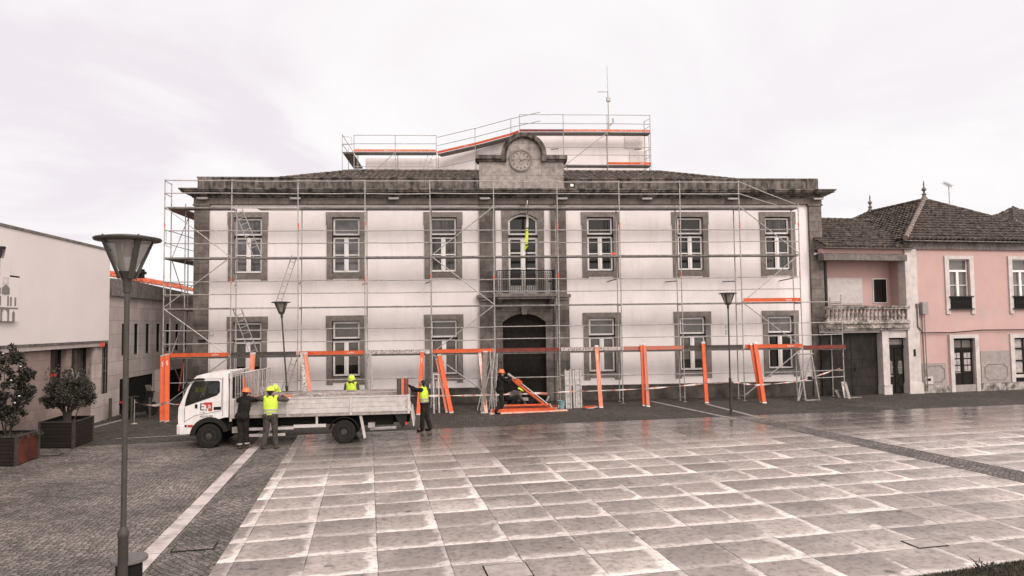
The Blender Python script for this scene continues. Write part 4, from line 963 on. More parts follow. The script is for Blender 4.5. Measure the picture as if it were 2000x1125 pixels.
# bundle of tubes at bay 3, frames near the door
def tubes(label, items, m=m_galvl, name='tube_bundle', cat='tube bundle'):
    e = thing(name, label, cat, tuple(ground(*items[0][0])), FAC.th)
    for (bp, tp, r) in items:
        b = ground(*bp); s, z = FAC.hit(tp[0], tp[1], -1.5); t = FAC.w(s, -1.5, z)
        q0 = Matrix.Rotation(-FAC.th, 4, 'Z') @ (b - Vector(e.location)); q1 = Matrix.Rotation(-FAC.th, 4, 'Z') @ (t - Vector(e.location))
        MB().tube(q0, q1, r).build('tube', m, e, fixn=False)
tubes('bundle of upright grey tubes standing behind the truck bed', [((715, 800), (716, 690), .028), ((719, 801), (718, 687), .03), ((724, 802), (721, 683), .032), ((729, 803), (724, 687), .03), ((722, 800), (714, 695), .025)], m_galv)
tubes('twisted cluster of thin grey tubes left of the street door', [((955, 800), (967, 682), .022), ((961, 801), (958, 685), .022), ((966, 800), (956, 690), .02), ((969, 799), (971, 690), .022), ((938, 803), (962, 700), .02), ((932, 802), (955, 705), .02), ((957, 795), (964, 680), .022)], m_galv)
# trestle frames
def frame_thing(label, pts, name='trestle', cat='trestle', m=m_galvl, r=.03, d0=0):
    "pts: list of polylines of (px, py, local d or None=on the ground)"
    o = ground(*pts[0][0][:2]); e = thing(name, label, cat, tuple(o), FAC.th)
    for ln in pts:
        q = []
        for (x, y, d) in ln:
            if d is None: w_ = ground(x, y)
            else: s, z = FAC.hit(x, y, d); w_ = FAC.w(s, d, z)
            q.append(Matrix.Rotation(-FAC.th, 4, 'Z') @ (w_ - o))
        MB().path(q, r).build('leg' if ln[0][2] is None else 'bar', m, e, fixn=False)
    return e
frame_thing('grey A shaped trestle standing right of the truck tail worker', [[(848, 808, None), (846, 732, -2.6)], [(858, 807, None), (856, 732, -2.6)], [(852, 800, None), (850, 732, -2.5)], [(845, 732, -2.6), (858, 732, -2.6)], [(846, 740, -2.6), (857, 740, -2.6)]], m=m_galv, r=.035)
frame_thing('tall grey steel trestle frame beneath the last window', [[(1574, 783, None), (1559, 691, -1.95)], [(1600, 782, None), (1583, 683, -1.95)], [(1558, 783, None), (1569, 710, -1.9)], [(1557, 691, -1.95), (1588, 691, -1.95)], [(1576, 782.5, None), (1598, 781.5, None)], [(1584, 697, -1.9), (1560, 782, -1.9)]], m=m_galv, r=.038)
hb = thing('hard_hat', 'dark round helmet hanging on the barrier tape by the trestle', 'helmet', tuple(FAC.w(*[FAC.hit(1580, 739, -1.95)[0], -2.02], FAC.hit(1580, 739, -1.95)[1])), FAC.th)
MB().lathe([(.0, .10), (.06, .09), (.11, .04), (.12, -.02), (.11, -.06)], k=14, cap=False).build('shell', m_black, hb, smooth=True); MB().lathe([(.12, -.03), (.15, -.05), (.15, -.06), (.11, -.05)], k=14, cap=False).build('brim', m_black, hb)
# grey boards leaning at the far right foot
def slabset(label, base, top, wd, m, d=-1.0):
    b = ground(*base); s, z = FAC.hit(top[0], top[1], d); t = FAC.w(s, d, z); dd = t - b; ln = dd.length; dd.normalize(); x = FAC.u - dd * FAC.u.dot(dd); x.normalize(); y = dd.cross(x)
    e = thing('plank', label, 'plank', tuple(b)); e.rotation_mode = 'QUATERNION'; e.rotation_quaternion = Matrix((x, y, dd)).transposed().to_quaternion()
    MB().box(-wd / 2, wd / 2, -.02, .02, 0, ln).box(-wd / 2 + .02, wd / 2 - .02, -.03, -.0205, .1, ln - .1).build('board', m, e, bevel=.004)
slabset('grey plank leaning on the end post of the scaffold', (1652, 778), (1646, 746), .17, m_galvl)
slabset('second grey plank leaning right of the scaffold end post', (1659, 779), (1650, 746), .13, m_bedw)
slabset('flat dark plank lying at the foot of the scaffold end post', (1640, 777), (1632, 762), .14, m_conc)
lp = thing('rope_scrap', 'short grey rope scrap lying by the leaning planks', 'rope', tuple(ground(1662, 777)))
MB().path([(0, 0, .02), (.15, -.05, .02), (.28, -.02, .025), (.36, -.10, .02), (.44, -.05, .02)], .02).build('rope_strand', m_galvl, lp, fixn=False)

# boards lying in front of the door
def lying(label, p0, p1, m, wd, z, th=.05):
    a, b = ground(*p0, z), ground(*p1, z); d = b - a; e = thing('scaffold_board', label, 'board', tuple(a), atan2(d.y, d.x), 'boards lying before the door')
    MB().box(.04, d.length - .04, -wd / 2, wd / 2, -th / 2, th / 2).build('plank', m, e, bevel=.004)
    for q0 in (0, d.length - .045): MB().box(q0, q0 + .045, -wd / 2 - .003, wd / 2 + .003, -th / 2 - .003, th / 2 + .003).build('end_cap', m_galvl, e)
lying('pale pink worn board lying nearest on the ground at the door', (955, 808), (1108, 801), mat('pale_pink_board', (.62, .42, .37), (.55, .2, .13), scale=5, rough=.6), .22, .03)
lying('bright red orange board lying on edge behind the pale one', (958, 803), (1088, 799), m_orange, .05, .10, th=.15)
lying('dark red board lying on edge close to the doorstep', (975, 797), (1092, 794), m_redb, .05, .10, th=.15)
lying('bright orange board on top of the pile by the kneeling worker', (985, 792), (1076, 790), m_orange, .2, .30)
# concrete mixer-like machine parts and stack in the doorway
mc = thing('site_machine', 'low dark machine with an orange bar standing in the doorway', 'machine', tuple(ground(1035, 789)), FAC.th)
MB().box(-.7, .55, -.25, .3, .12, .50).box(-.3, .45, -.2, .25, .50, .62).build('body', m_black, mc, bevel=.02)
MB().tube((-.15, -.28, .50), (.75, -.28, .46), .065, k=8).build('bar', m_orange2, mc, smooth=True)
for x in (-.55, .0, .5):
    MB().lathe([(.10, -.30), (.13, -.28), (.13, -.22), (.10, -.20)], (x, 0, .13), k=14, axis='Y').build('wheel', m_rubber, mc, smooth=True)
MB().box(-.55, -.1, -.30, -.24, .18, .32).build('panel', m_galv, mc); MB().tube((.72, -.3, .14), (.82, -.3, .36), .06).build('hub', m_galvl, mc)
# bucket and coil
bk = thing('bucket', 'small pale blue grey bucket right of the doorway', 'bucket', tuple(ground(1097, 798)), 0)
MB().lathe([(.11, 0), (.15, .32), (.16, .33), (.135, .33), (.10, .03)], k=18, cap=False).lathe([(0.001, .012), (.105, .012)], k=18, cap=False).build('pail', m_teal, bk, smooth=True)
pts = [(.15 * cos(R(a)), -.02, .33 - .10 * sin(R(a))) for a in range(0, 181, 20)]; MB().path(pts, .006, 4).build('handle', m_galv, bk, fixn=False)
co = thing('hose_coil', 'orange and white coil of hose lying by the metal panels', 'hose coil', tuple(ground(1150, 798)), 0)
for i, (m, r0, z) in enumerate(((m_orange, .22, .03), (m_orange, .19, .08), (m_galvl, .24, .05), (m_black, .16, .04))):
    pts = [((r0 + .02 * sin(3 * a + i)) * cos(a) * 1.2 + .03 * i, r0 * .8 * sin(a), z + .02 * sin(2 * a + i)) for a in [k * pi / 10 for k in range(21)]]
    MB().path(pts, .024).build('loop', m, co, fixn=False)

# barrier tapes
m_tapew = mat('dull_white_tape', (.46, .41, .385), rough=.6)
def tape(label, pts, per=.30, wd=.075, sagk=.05):
    mb = MB(); mi = []; W_ = Vector((0, 0, wd)); acc = 0
    P = []
    for a, b in zip(pts[:-1], pts[1:]):
        L_ = (b - a).length; n = max(2, int(L_ / (per / 2)))
        for i in range(n):
            t = i / n; P.append(a.lerp(b, t) - Vector((0, 0, sagk * L_ * 4 * t * (1 - t) * .12)))
    P.append(pts[-1])
    for i in range(len(P) - 1):
        tw = Vector((0, .02 * sin(i * .7), W_.z * .28 * sin(i * .55))); t2 = Vector((0, .02 * sin(i * .7 + .7), W_.z * .28 * sin(i * .55 + .55))); mb.quad(P[i] - W_ / 2 + tw, P[i + 1] - W_ / 2 + t2, P[i + 1] + W_ / 2 - t2, P[i] + W_ / 2 - tw); mi.append(1 if i % 4 == 1 else 0)
    o = mb.build('barrier_tape', [m_tapew, m_orange2], None, fixn=False); tag(o, label, 'barrier tape')
    for p, k in zip(o.data.polygons, mi): p.material_index = k
    return o
def at(px, py, depth): r = ray(px, py); return Vector((0, 0, CAMH)) + r * (depth / r.y)
tape('long red and white barrier tape from the truck tail to the right scaffold end', [at(802, 773, 23.6), at(1000, 770, 28.0), at(1105, 765, 28.6), at(1262, 759, 29.2), at(1378, 749, 29.6), at(1432, 746, 26.7), at(1478, 752, 29.3), at(1560, 745, 30.2), at(1641, 719, 31.6)], sagk=.03, wd=.045)
tape('short sagging pale barrier tape between the bollard post and the orange boards', [at(262, 784, 27.0), at(292, 791, 26.7), at(325, 786, 26.2), at(350, 790, 26.6)], sagk=.4, wd=.06)
# ================================================================ PINK HOUSE
PH = thing('pink_house', 'pink rendered two storey house with cream trim, tiled hip roof and balustraded loggia', 'house', tuple(PNK.O), PNK.th)
def ph(px, py, d=0.0): return PNK.hit(px, py, d)
x0, x1 = -1.70, 8.0
H = [(.36, 1.58, 4.12, 6.50), (4.08, 5.35, 4.12, 6.52), (.36, 1.68, .02, 2.62), (4.02, 5.4, .72, 2.58)]
wb = wall_holes(x0, x1, 0, 7.1, H, rev=.22)
wb.quad((x0, 0, 0), (x0, 12, 0), (x0, 12, 7.1), (x0, 0, 7.1)).quad((x1, 0, 0), (x1, 12, 0), (x1, 12, 7.1), (x1, 0, 7.1)).quad((x0, 12, 0), (x1, 12, 0), (x1, 12, 7.1), (x0, 12, 7.1))
wb.build('wall', m_pink, PH, fixn=False)
mb = MB().box(-1.45, -.02, -.03, -.002, .32, 1.42); mb.box(2.02, 3.72, -.03, -.002, .38, 1.42); mb.box(2.02, 3.72, -.025, -.002, 1.42, 1.95)
mb.box(-1.45, x1, -.06, -.0305, -.05, .34) ; mb.build('dado', m_dado, PH)
MB().box(-1.44, .10, -.08, -.061, -.02, .35).box(1.94, x1, -.08, -.061, -.02, .36).build('base_course', m_creamd, PH)
for a, b in ((-1.2, -.12), (2.2, 3.55)):
    o_ = [(a + .15, .50), (b - .15, .50), (b - .15, .58), (b, .66), (b, 1.14), (b - .15, 1.22), (b - .15, 1.30), (a + .15, 1.30), (a + .15, 1.22), (a, 1.14), (a, .66), (a + .15, .58)]
    c_ = ((a + b) / 2, .9); i_ = [(c_[0] + (p[0] - c_[0]) * .95, c_[1] + (p[1] - c_[1]) * .93) for p in o_]
    MB().prism(o_, -.042, -.0305, holes=[i_]).build('dado_moulding', m_conc, PH)
MB().box(-1.35, -.82, -.06, -.0305, .42, .78).build('vent_frame', m_cream, PH); MB().box(-1.2, -.95, -.065, -.0605, .58, .70).build('vent', m_black, PH)
# corner pier between loggia part and pink front
mb = MB().box(-2.16, -1.50, -.10, .4, .45, 6.95); mb.box(-2.22, -1.44, -.16, .4, -.03, .45); mb.box(-2.2, -1.46, -.14, .4, .45, .52)
mb.build('corner_pier', m_cream, PH)
MB().box(-2.2, x1 + .1, -.12, .5, 6.95, 7.30).box(-2.25, x1 + .15, -.28, .5, 7.30, 7.36).build('cornice', m_conc, PH)
# windows
def pwin(c, z0, z1, w2, lower=False, third=None):
    o = [(c - w2 - .24, z1 + .17), (c - w2 - .24, z0 - .34), (c - w2 - .02, z0 - .34), (c - w2 - .02, z0 - .14), (c + w2 + .02, z0 - .14), (c + w2 + .02, z0 - .34), (c + w2 + .24, z0 - .34), (c + w2 + .24, z1 + .17)]
    hl = [(c - w2, z0), (c + w2, z0), (c + w2, z1), (c - w2, z1)]
    wn_ = MB().prism(o, -.07, .02, holes=[hl]).build('window', m_cream, PH)
    f = MB(); zm = z1 - .62; y0, y1 = .10, .15
    for a, b in ((c - w2 + .01, c - w2 + .06), (c + w2 - .06, c + w2 - .01)): f.box(a, b, y0, y1, z0, z1)
    f.box(c - w2 + .06, c + w2 - .06, y0, y1, z1 - .05, z1); f.box(c - w2 + .06, c + w2 - .06, y0 - .03, y1, zm, zm + .10); f.box(c - .07, c + .07, y0 - .02, y1, z0, zm)
    f.box(c - w2 + .06, c - .07, y0 + .01, y1 - .01, (z0 + zm) / 2 + .2, (z0 + zm) / 2 + .23); f.box(c + .07, c + w2 - .06, y0 + .01, y1 - .01, (z0 + zm) / 2 + .2, (z0 + zm) / 2 + .23)
    f.build('frame', m_white, wn_)
    MB().box(c - w2, c + w2, .155, .165, z0, z1).build('pane', m_blind, wn_)
    return wn_
for c in (.97, 4.72):
    wn_ = pwin(c, 4.12, 6.48, .60)
    mb = MB(); mb.box(c - .68, c + .68, -.16, -.075, 4.60, 4.66); mb.box(c - .70, c + .70, -.16, -.075, 4.0, 4.05); mb.box(c - .62, c + .62, -.10, -.08, 4.05, 4.60)
    for i in range(13):
        a = c - .54 + i * .09; mb.box(a - .012, a + .012, -.13, -.1005, 4.05, 4.60)
        mb.path([(a + .03 * cos(t_), -.12, 4.33 + .10 * sin(t_)) for t_ in [k * pi / 4 for k in range(9)]], .008, 4)
    mb.build('window_guard', m_iron, wn_)
# door with glass panes
def surr(c, w2, z1, name):
    return MB().prism([(c - w2 - .22, -.03), (c - w2, -.03), (c - w2, z1), (c + w2, z1), (c + w2, -.03), (c + w2 + .22, -.03), (c + w2 + .22, z1 + .18), (c - w2 - .22, z1 + .18)], -.11, .02).build(name, m_cream, PH)
dd = surr(1.02, .62, 2.60, 'door_surround')
d1 = MB().box(.42, 1.62, .10, .16, .02, 2.60).build('door', m_wood, dd)
mb = MB(); mb.box(.42, 1.62, .05, .099, 2.0, 2.08); mb.box(.99, 1.05, .07, .099, .05, 2.0); mb.box(.5, .95, .08, .099, .15, .85); mb.box(1.1, 1.55, .08, .099, .15, .85); mb.build('door_panel', m_wood, d1)
m_ncg = mat('net_curtain_glass', (.42, .37, .35), (.22, .19, .175), scale=7, rough=.15, coat=.8)
for cx in (.72, 1.33):
    mb = MB()
    for i in range(2):
        for j in range(3): mb.box(cx - .19 + i * .20, cx - .02 + i * .20, .085, .099, .98 + j * .32, 1.24 + j * .32)
    mb.build('door_glass', m_ncg, d1)
MB().box(.52, .98, .085, .099, 2.14, 2.50).box(1.06, 1.55, .085, .099, 2.14, 2.50).build('fanlight', m_blind, d1)
MB().box(.60, .90, .07, .084, .90, .94).build('letter_slot', m_galvl, d1)
# ground floor window at the right edge
o = [(3.78, 2.76), (3.78, .38), (4.0, .38), (4.0, .60), (5.45, .60), (5.45, .38), (5.67, .38), (5.67, 2.76)]
wn_ = MB().prism(o, -.07, .02, holes=[[(4.02, .74), (5.42, .74), (5.42, 2.56), (4.02, 2.56)]]).build('window', m_cream, PH)
f = MB()
for a, b in ((4.02, 4.10), (4.68, 4.76), (5.34, 5.42)): f.box(a, b, .09, .14, .74, 2.56)
for z in (.74, 1.38, 1.98, 2.48): f.box(4.10, 4.68, .09, .14, z, z + .08); f.box(4.76, 5.34, .09, .14, z, z + .08)
f.build('frame', m_wood, wn_); MB().box(4.02, 5.42, .145, .155, .74, 2.56).build('pane', MATS['net_curtain_glass'], wn_)
MB().box(4.05, 5.4, -.05, -.031, .40, .58).build('vent_grille', m_black, wn_)
# roofs
A_ = (2.95, 4.0, 10.16); fl, frr = (-2.35, -.42, 7.38), (8.3, -.42, 7.38)
def tri_roof(p0, p1, apex, back=None, m=m_tile2, **k):
    p0, p1, ap = Vector(p0), Vector(p1), Vector(apex); U = (p1 - p0).normalized(); L_ = (p1 - p0).length
    q = ap - p0; a = q.dot(U); V = (q - U * a); h = V.length; V.normalize()
    if back: 
        bq = Vector(back) - p0; ab = bq.dot(U)
        keep = lambda x, y: (x > min(a, ab) * y / h if True else 0) and (x < L_ - (L_ - max(a, ab)) * y / h)
    else: keep = lambda x, y: x > a * y / h and x < L_ - (L_ - a) * y / h
    return tile_roof('roof', m, PH, p0, U, V, L_, h, keep, pitch=.26, row=.32, amp=.06, step=.08, **k)
B_ = (2.95, 8.2, 10.16)
tri_roof(fl, frr, A_)
tri_roof((-2.35, 12.4, 7.38), fl, B_, back=A_)
tri_roof(frr, (8.3, 12.4, 7.38), A_, back=B_)
ridge_tiles('ridge_tiles', mat('pale_ridge_tile', (.24, .18, .155), (.10, .078, .066), scale=6, rough=.9), PH, (fl[0], fl[1], fl[2] + .06), (A_[0], A_[1], A_[2] + .06), r=.12, seg=.42)
for p, q in (((frr[0], frr[1], frr[2] + .06), (A_[0], A_[1], A_[2] + .06)), ((A_[0], A_[1], A_[2] + .06), (B_[0], B_[1], B_[2] + .06)), ((-2.35, 12.4, 7.44), (B_[0], B_[1], B_[2] + .06))):
    ridge_tiles('ridge_tiles', m_tile2, PH, p, q, r=.10)
MB().box(fl[0], frr[0], -.42, 12.4, 7.30, 7.35).build('eaves', m_conc, PH)
for (P_, h) in ((A_, 1.0), (B_, .95)):
    MB().lathe([(.22, 0), (.16, .12), (.10, .22), (.09, .30), (.14, .34), (.06, .40), (.05, .50), (.13, .58), (.10, .68), (.04, .72), (.03, .85), (.045, .88), (.01, 1.12)], (P_[0], P_[1], P_[2] + .02), k=12).build('roof_finial', m_conc, PH, smooth=True)
# left wing: garage, door, balustrade and loggia
lx0, lx1 = -6.62, -2.12
mb = MB()
mb.box(lx0 + .02, -3.60, -.0, .4, 2.95, 3.06); mb.box(-3.50, lx1, .0, .4, 2.68, 3.06)

mb.build('lintel', m_cream, PH)
MB().box(-3.56, -3.20, -.06, .35, .42, 3.06).box(-3.60, -3.16, -.12, .35, -.03, .42).box(-3.60, -3.16, -.14, .35, .42, .47).build('door_pier', m_cream, PH)
MB().box(lx0 + .02, -3.58, .28, .34, .0, 2.95).build('garage_door', m_metald, PH)
mb = MB(); mb.box(-5.03, -4.99, .26, .279, 0, 2.95); mb.box(-4.86, -4.80, .2, .279, 1.15, 1.25); mb.box(-4.88, -4.78, .26, .279, 1.3, 1.5); mb.build('gate_latch', m_iron, PH)
sd_ = MB().box(-3.2, -2.12, .24, .30, .03, 2.68).build('street_door', m_wood, PH)
mb = MB(); mb.box(-3.2, -2.12, .18, .239, 2.20, 2.28); mb.box(-2.69, -2.63, .2, .239, .03, 2.2)
for c in (-2.93, -2.39):
    mb.prism([(c + .13 * cos(a), 1.96 + .14 * sin(a)) for a in [k * pi / 4 + pi / 8 for k in range(8)]], .215, .239); mb.prism([(c + .15 * cos(a), .55 + .22 * sin(a)) for a in [k * pi / 5 for k in range(10)]], .215, .239)
mb.build('door_panel', m_wood, sd_)
mb = MB()
m_ddg = mat('dim_door_glass', (.16, .135, .12), (.10, .085, .078), scale=4, rough=.2, coat=.6)
for c in (-2.93, -2.39): MB().prism([(c + .13 * cos(a), 1.25 + .35 * sin(a)) for a in [k * pi / 7 for k in range(14)]], .225, .239).build('door_glass', m_ddg, sd_)
MB().box(-3.05, -2.25, .225, .239, 2.34, 2.60).build('door_glass', m_ddg, sd_)
mb = MB()
for c in (-2.93, -2.39):
    for a in (-.05, .0, .05): mb.tube((c + a, .21, .95), (c + a, .21, 1.55), .010, k=4)
    for z in (1.0, 1.25, 1.5): mb.tube((c - .12, .21, z), (c + .12, .21, z), .010, k=4)
for z in (2.40, 2.47, 2.54): mb.tube((-2.98, .21, z), (-2.42, .21, z), .008, k=4)
for x in (-2.9, -2.8, -2.7, -2.6, -2.5): mb.tube((x, .21, 2.36), (x, .21, 2.58), .008, k=4)
mb.build('door_grille', m_galvl, sd_); MB().box(-3.02, -2.82, .2, .214, .83, .87).build('letter_slot', m_galv, sd_)
mb = MB(); mb.box(lx0 + .02, lx1 + .02, -.16, .4, 3.06, 3.16); mb.box(lx0 + .02, lx1 + .02, -.24, .4, 3.16, 3.24); mb.box(lx0 + .02, lx1 + .02, -.18, 1.9, 3.24, 3.38); mb.box(lx0 + .02, lx1 + .02, -.26, .1, 3.38, 3.46)
mb.box(lx0 + .02, lx1 + .02, -.20, .04, 3.46, 3.54); mb.box(lx0 + .02, lx1 + .02, -.22, .06, 4.06, 4.14); mb.box(lx0 + .02, lx1 + .02, -.26, .10, 4.14, 4.22)
ter = mb.build('terrace', m_creamd, PH)
x = lx0 + .14
while x < lx1 - .1:
    MB().lathe([(.075, 3.54), (.075, 3.58), (.045, 3.61), (.04, 3.64), (.085, 3.72), (.09, 3.78), (.05, 3.90), (.04, 3.97), (.06, 4.0), (.07, 4.06)], (x, -.08, 0), k=8).build('baluster', m_creamd, ter, smooth=True)
    x += .215
# loggia back wall and openings
a0, _ = ph(1612, 560, 1.8)
LD = 1.0
MB().box(lx0 - .8, lx1 + .1, LD, LD + .15, 3.55, 7.0).build('loggia_wall', m_pink, PH)
MB().box(-2.12, -1.71, .41, LD - .002, 3.55, 7.0).build('loggia_side_wall', m_pink, PH)
sx1, _ = ph(1682, 545, LD); wx0, wz1 = ph(1703, 544, LD); wx1, wz0 = ph(1732, 592, LD)
mb = MB().box(lx0 + .02, sx1, LD - .06, LD - .001, 4.30, wz1 + .02)
sh = mb.build('shutter_frame', m_cream, PH)
mb = MB()
for i in range(18): z = 4.36 + i * .065; mb.box(lx0 + .03, sx1 - .04, LD - .085, LD - .061, z, z + .055)
mb.build('roller_shutter', m_shutter, sh)
wf = MB().box(wx0, wx1, LD - .05, LD - .001, wz0, wz1).build('loggia_window', m_white, PH)
MB().box(wx0 + .03, wx1 - .04, LD - .06, LD - .051, wz0 + .04, wz1 - .04).build('pane', m_glass, wf)
mb = MB(); mb.box(lx0 + .02, lx1 + .05, -.14, .3, 6.38, 6.66); mb.box(lx0 + .02, lx1 + .05, -.05, 1.8, 6.66, 6.72); mb.build('loggia_beam', m_conc, PH)
MB().box(lx0 + .02, lx1 + .0, .0, .3, 6.722, 6.928).build('upper_band', m_pink, PH)
tile_roof('roof', m_tile2, PH, (lx0 - .02, -.35, 7.0), (1, 0, 0), Vector((0, 3.4, 1.75)).normalized(), 4.82, 3.95, lambda a, b: True, pitch=.24, row=.30, amp=.045, step=.07)
MB().prism([(-.30, 6.93), (-.30, 7.0), (3.1, 8.72), (3.1, 6.93)], lx0 + .02, -1.75, ax='YZ').build('attic_fill', m_conc, PH)
ridge_tiles('ridge_tiles', m_tile2, PH, (lx0 + .02, 3.12, 8.84), (-1.2, 3.12, 8.84), r=.09)
# meter box, cables
mb = MB().box(-1.44, -1.10, -.28, -.08, 3.78, 4.38); mtr = mb.build('meter_box', mat('grey_meter_box', (.26, .225, .22), (.22, .19, .185), rough=.5), PH, bevel=.02)
mb = MB(); mb.path([(-1.38, -.14, 3.78), (-1.36, -.14, .1)], .028); mb.path([(-1.24, -.14, 3.78), (-1.22, -.14, .1)], .022); mb.path([(-1.62, -.14, 4.2), (-1.62, -.14, 3.2), (-1.40, -.14, 2.95)], .03)
mb.box(-1.68, -1.56, -.16, -.1, 4.1, 4.3)
mb.build('cable_conduit', m_conc, PH)
mb = MB(); pts = [(-1.45, -.13, 2.90), (.2, -.13, 2.88), (1.0, -.13, 2.92), (2.0, -.13, 2.98), (4.7, -.13, 2.96), (8, -.13, 2.96)]; mb.path(pts, .028); mb.build('cable', m_iron, PH, fixn=False)
MB().box(-1.90, -1.78, -.13, -.101, 1.78, 2.12).build('door_phone', m_iron, PH, bevel=.01)
# TV aerials
t = thing('roof_aerial', 'thin television aerial mast behind the pink house roof', 'aerial', tuple(PNK.w(5.6, 5.0, 8.0)), PNK.th)
MB().tube((0, 0, 0), (0, 0, 3.35), .03).build('mast', m_galv, t); mb = MB(); mb.tube((-1.0, 0, 2.05), (1.2, 0, 1.98), .018); mb.tube((-1.0, 0, 2.0), (-1.0, 0, 2.4), .01)
mb.tube((-.35, 0, 3.45), (.2, 0, 3.25), .02)
for i in range(7): a = -.32 + i * .08; mb.tube((a, -.2, 3.44 - i * .03), (a, .2, 3.44 - i * .03), .009, k=4); mb.tube((a, 0, 3.30 - i * .03), (a, 0, 3.58 - i * .03), .009, k=4)
mb.build('antenna_rod', m_galv, t)
# neighbouring roof at far right
NH = thing('neighbour_house', 'dark tiled hip roof of the next house rising at the right edge', 'house', tuple(PNK.w(9.0, 4.0, 0)), PNK.th)
MB().box(0, 10, 0, 10, 0, 7.6).build('wall', m_pink, NH)
p0 = Vector((-.3, 10.3, 7.6)); p1 = Vector((-.3, -.3, 7.6)); p2 = Vector((10.3, -.3, 7.6)); ap = Vector((5, 4.5, 10.8))
for a, b in ((p0, p1), (p1, p2)):
    U = (b - a).normalized(); L_ = (b - a).length; q = ap - a; aa = q.dot(U); V = q - U * aa; h = V.length
    tile_roof('roof', m_tile2, NH, a, U, V.normalized(), L_, h, lambda x, y, aa=aa, h=h, L_=L_: x > aa * y / h and x < L_ - (L_ - aa) * y / h, pitch=.24, row=.32, k=4)
ridge_tiles('ridge_tiles', m_tile2, NH, p1, ap)

# ================================================================ LEFT SIDE BUILDINGS
LB = thing('modern_building', 'modern white clad building overhanging a pinkish stone ground floor at the left edge', 'building', tuple(LFT.O), LFT.th)
# local x runs into the depth, local y points left (into the building)
MB().box(-22, -.15, -.0, 9, 3.13, 6.66).build('upper_storey', m_lwhite, LB)
mb = MB().box(-22, -.12, -.04, 9.02, 6.66, 6.74); mb.box(-3.2, -1.3, 1.2, 3, 6.74, 7.05); mb.build('roof_edge', m_conc, LB)
ls = wall_holes(-22, -.32, 0, 3.0, [(-3.84, -2.82, .95, 2.90), (-2.44, -1.02, .95, 2.90)], d0=.25, rev=.35)
ls.quad((-.32, .25, 0), (-.32, 4, 0), (-.32, 4, 3.0), (-.32, .25, 3.0))
ls.build('stone_wall', m_lstone, LB, fixn=False)
MB().box(-22, -.34, .06, .249, 2.91, 3.05).box(-.95, -.34, .15, .249, 0, 2.91).build('lintel_band', m_lpanel, LB)
MB().box(-22, -.16, .02, 1, 3.06, 3.128).build('soffit', m_conc, LB)
for a, b in ((-3.84, -2.82), (-2.44, -1.02)):
    f = MB(); f.box(a, a + .06, .42, .48, .95, 2.90); f.box(b - .06, b, .42, .48, .95, 2.90); f.box(a + .06, b - .06, .42, .48, .95, 1.01); f.box(a + .06, b - .06, .42, .48, 2.84, 2.90)
    wn_ = f.build('window', m_iron, LB); MB().box(a, b, .5, .51, .95, 2.9).build('pane', mat('shop_glass', (.085, .072, .064), (.022, .019, .017), scale=.9, rough=.06, coat=.5), wn_)
    if a > -3:
        MB().prism([(a + .95 + .13 * cos(t_), 1.65 + .38 * sin(t_)) for t_ in [k * pi / 8 for k in range(16)]], .47, .478).build('poster', mat('pale_poster', (.50, .47, .45), (.22, .25, .26), scale=5, rough=.4), wn_)
        MB().prism([(a + .45 + .2 * cos(t_), 1.75 + .42 * sin(t_)) for t_ in [k * pi / 8 for k in range(16)]], .47, .478).build('poster', mat('figure_poster', (.45, .38, .34), (.10, .07, .06), scale=5, rough=.4), wn_)
    else: MB().box(a + .15, a + .85, .47, .478, 1.95, 2.05).build('red_sign', m_logor, wn_)
MB().box(-.75, -.5, -.0, .05, 2.90, 3.05).build('alarm_box', m_marker, LB)
# glass slot between the two buildings
MB().box(-.31, .378, .255, .295, 1.03, 5.05).build('glass_slot', m_iron, LB)
mb = MB()
for z in (1.9, 2.4, 3.0, 4.1): mb.box(-.30, .37, .235, .254, z, z + .03)
for x in (-.1, .12): mb.box(x, x + .02, .215, .234, 1.05, 5.0)
mb.build('mullion', m_conc, LB); MB().box(-.30, .38, .2, .44, 0, 1.02).build('slot_base', m_lpanel, LB)
# emblem of a church outline on the white storey
em = thing('wall_emblem', 'flat grey and white church shaped emblem fixed on the white building', 'emblem', tuple(LFT.w(-7.25, -.02, 3.85)), LFT.th)
MB().box(-1.2, .86, -.10, 0, .0, 1.32).box(.02 - .12, .36, -.10, 0, 1.32, 1.80).prism([(-.10, 1.80), (.36, 1.80), (.25, 1.82), (.13, 2.12), (0, 2.12)], -.10, 0).build('panel', m_lwhite, em)
MB().box(-.34, -.13, -.10, .0, 1.34, 1.88).prism([(-.13, 1.84), (.0, 2.2), (.14, 2.2), (.06, 1.84)], -.10, -.0).box(.36, .86, -.10, .0, 1.325, 1.37).build('dark_edge', m_iron, em)
mb = MB()
mb.box(.0, .30, -.112, -.1005, .95, 1.31) 
mb.build('grey_field', m_emblem2, em)
mb = MB(); mb.prism([(-.02, .80), (.33, .80), (.33, .98), (.15, 1.08), (-.02, .98)], -.125, -.1125); mb.box(-.3, -.08, -.112, -.1005, .78, .98); mb.box(-.2, -.05, -.112, -.1005, .46, .74); mb.box(.26, .33, -.112, -.1005, .46, .74); mb.box(.40, .47, -.112, -.1005, .46, .72); mb.box(.62, .69, -.112, -.1005, .46, .72)
mb.box(-1.2, .80, -.112, -.1005, .37, .41)
mb.prism([(-.06, .0), (.02, .0)] + [(.15 - .13 * cos(t_), .22 + .13 * sin(t_)) for t_ in [k * pi / 8 for k in range(9)]] + [(.28, .0), (.36, .0), (.36, .36), (-.06, .36)], -.112, -.1005)
mb.prism([(.52, 0), (.52, .25)] + [(.58, .32), (.64, .25), (.64, 0)], -.112, -.1005); mb.build('grey_shapes', m_emblem, em)
mb = MB(); mb.lathe([(.055, -.116), (.055, -.1125)], (.15, 0, 1.18), k=16, axis='Y'); mb.build('round_window', m_lwhite, em)

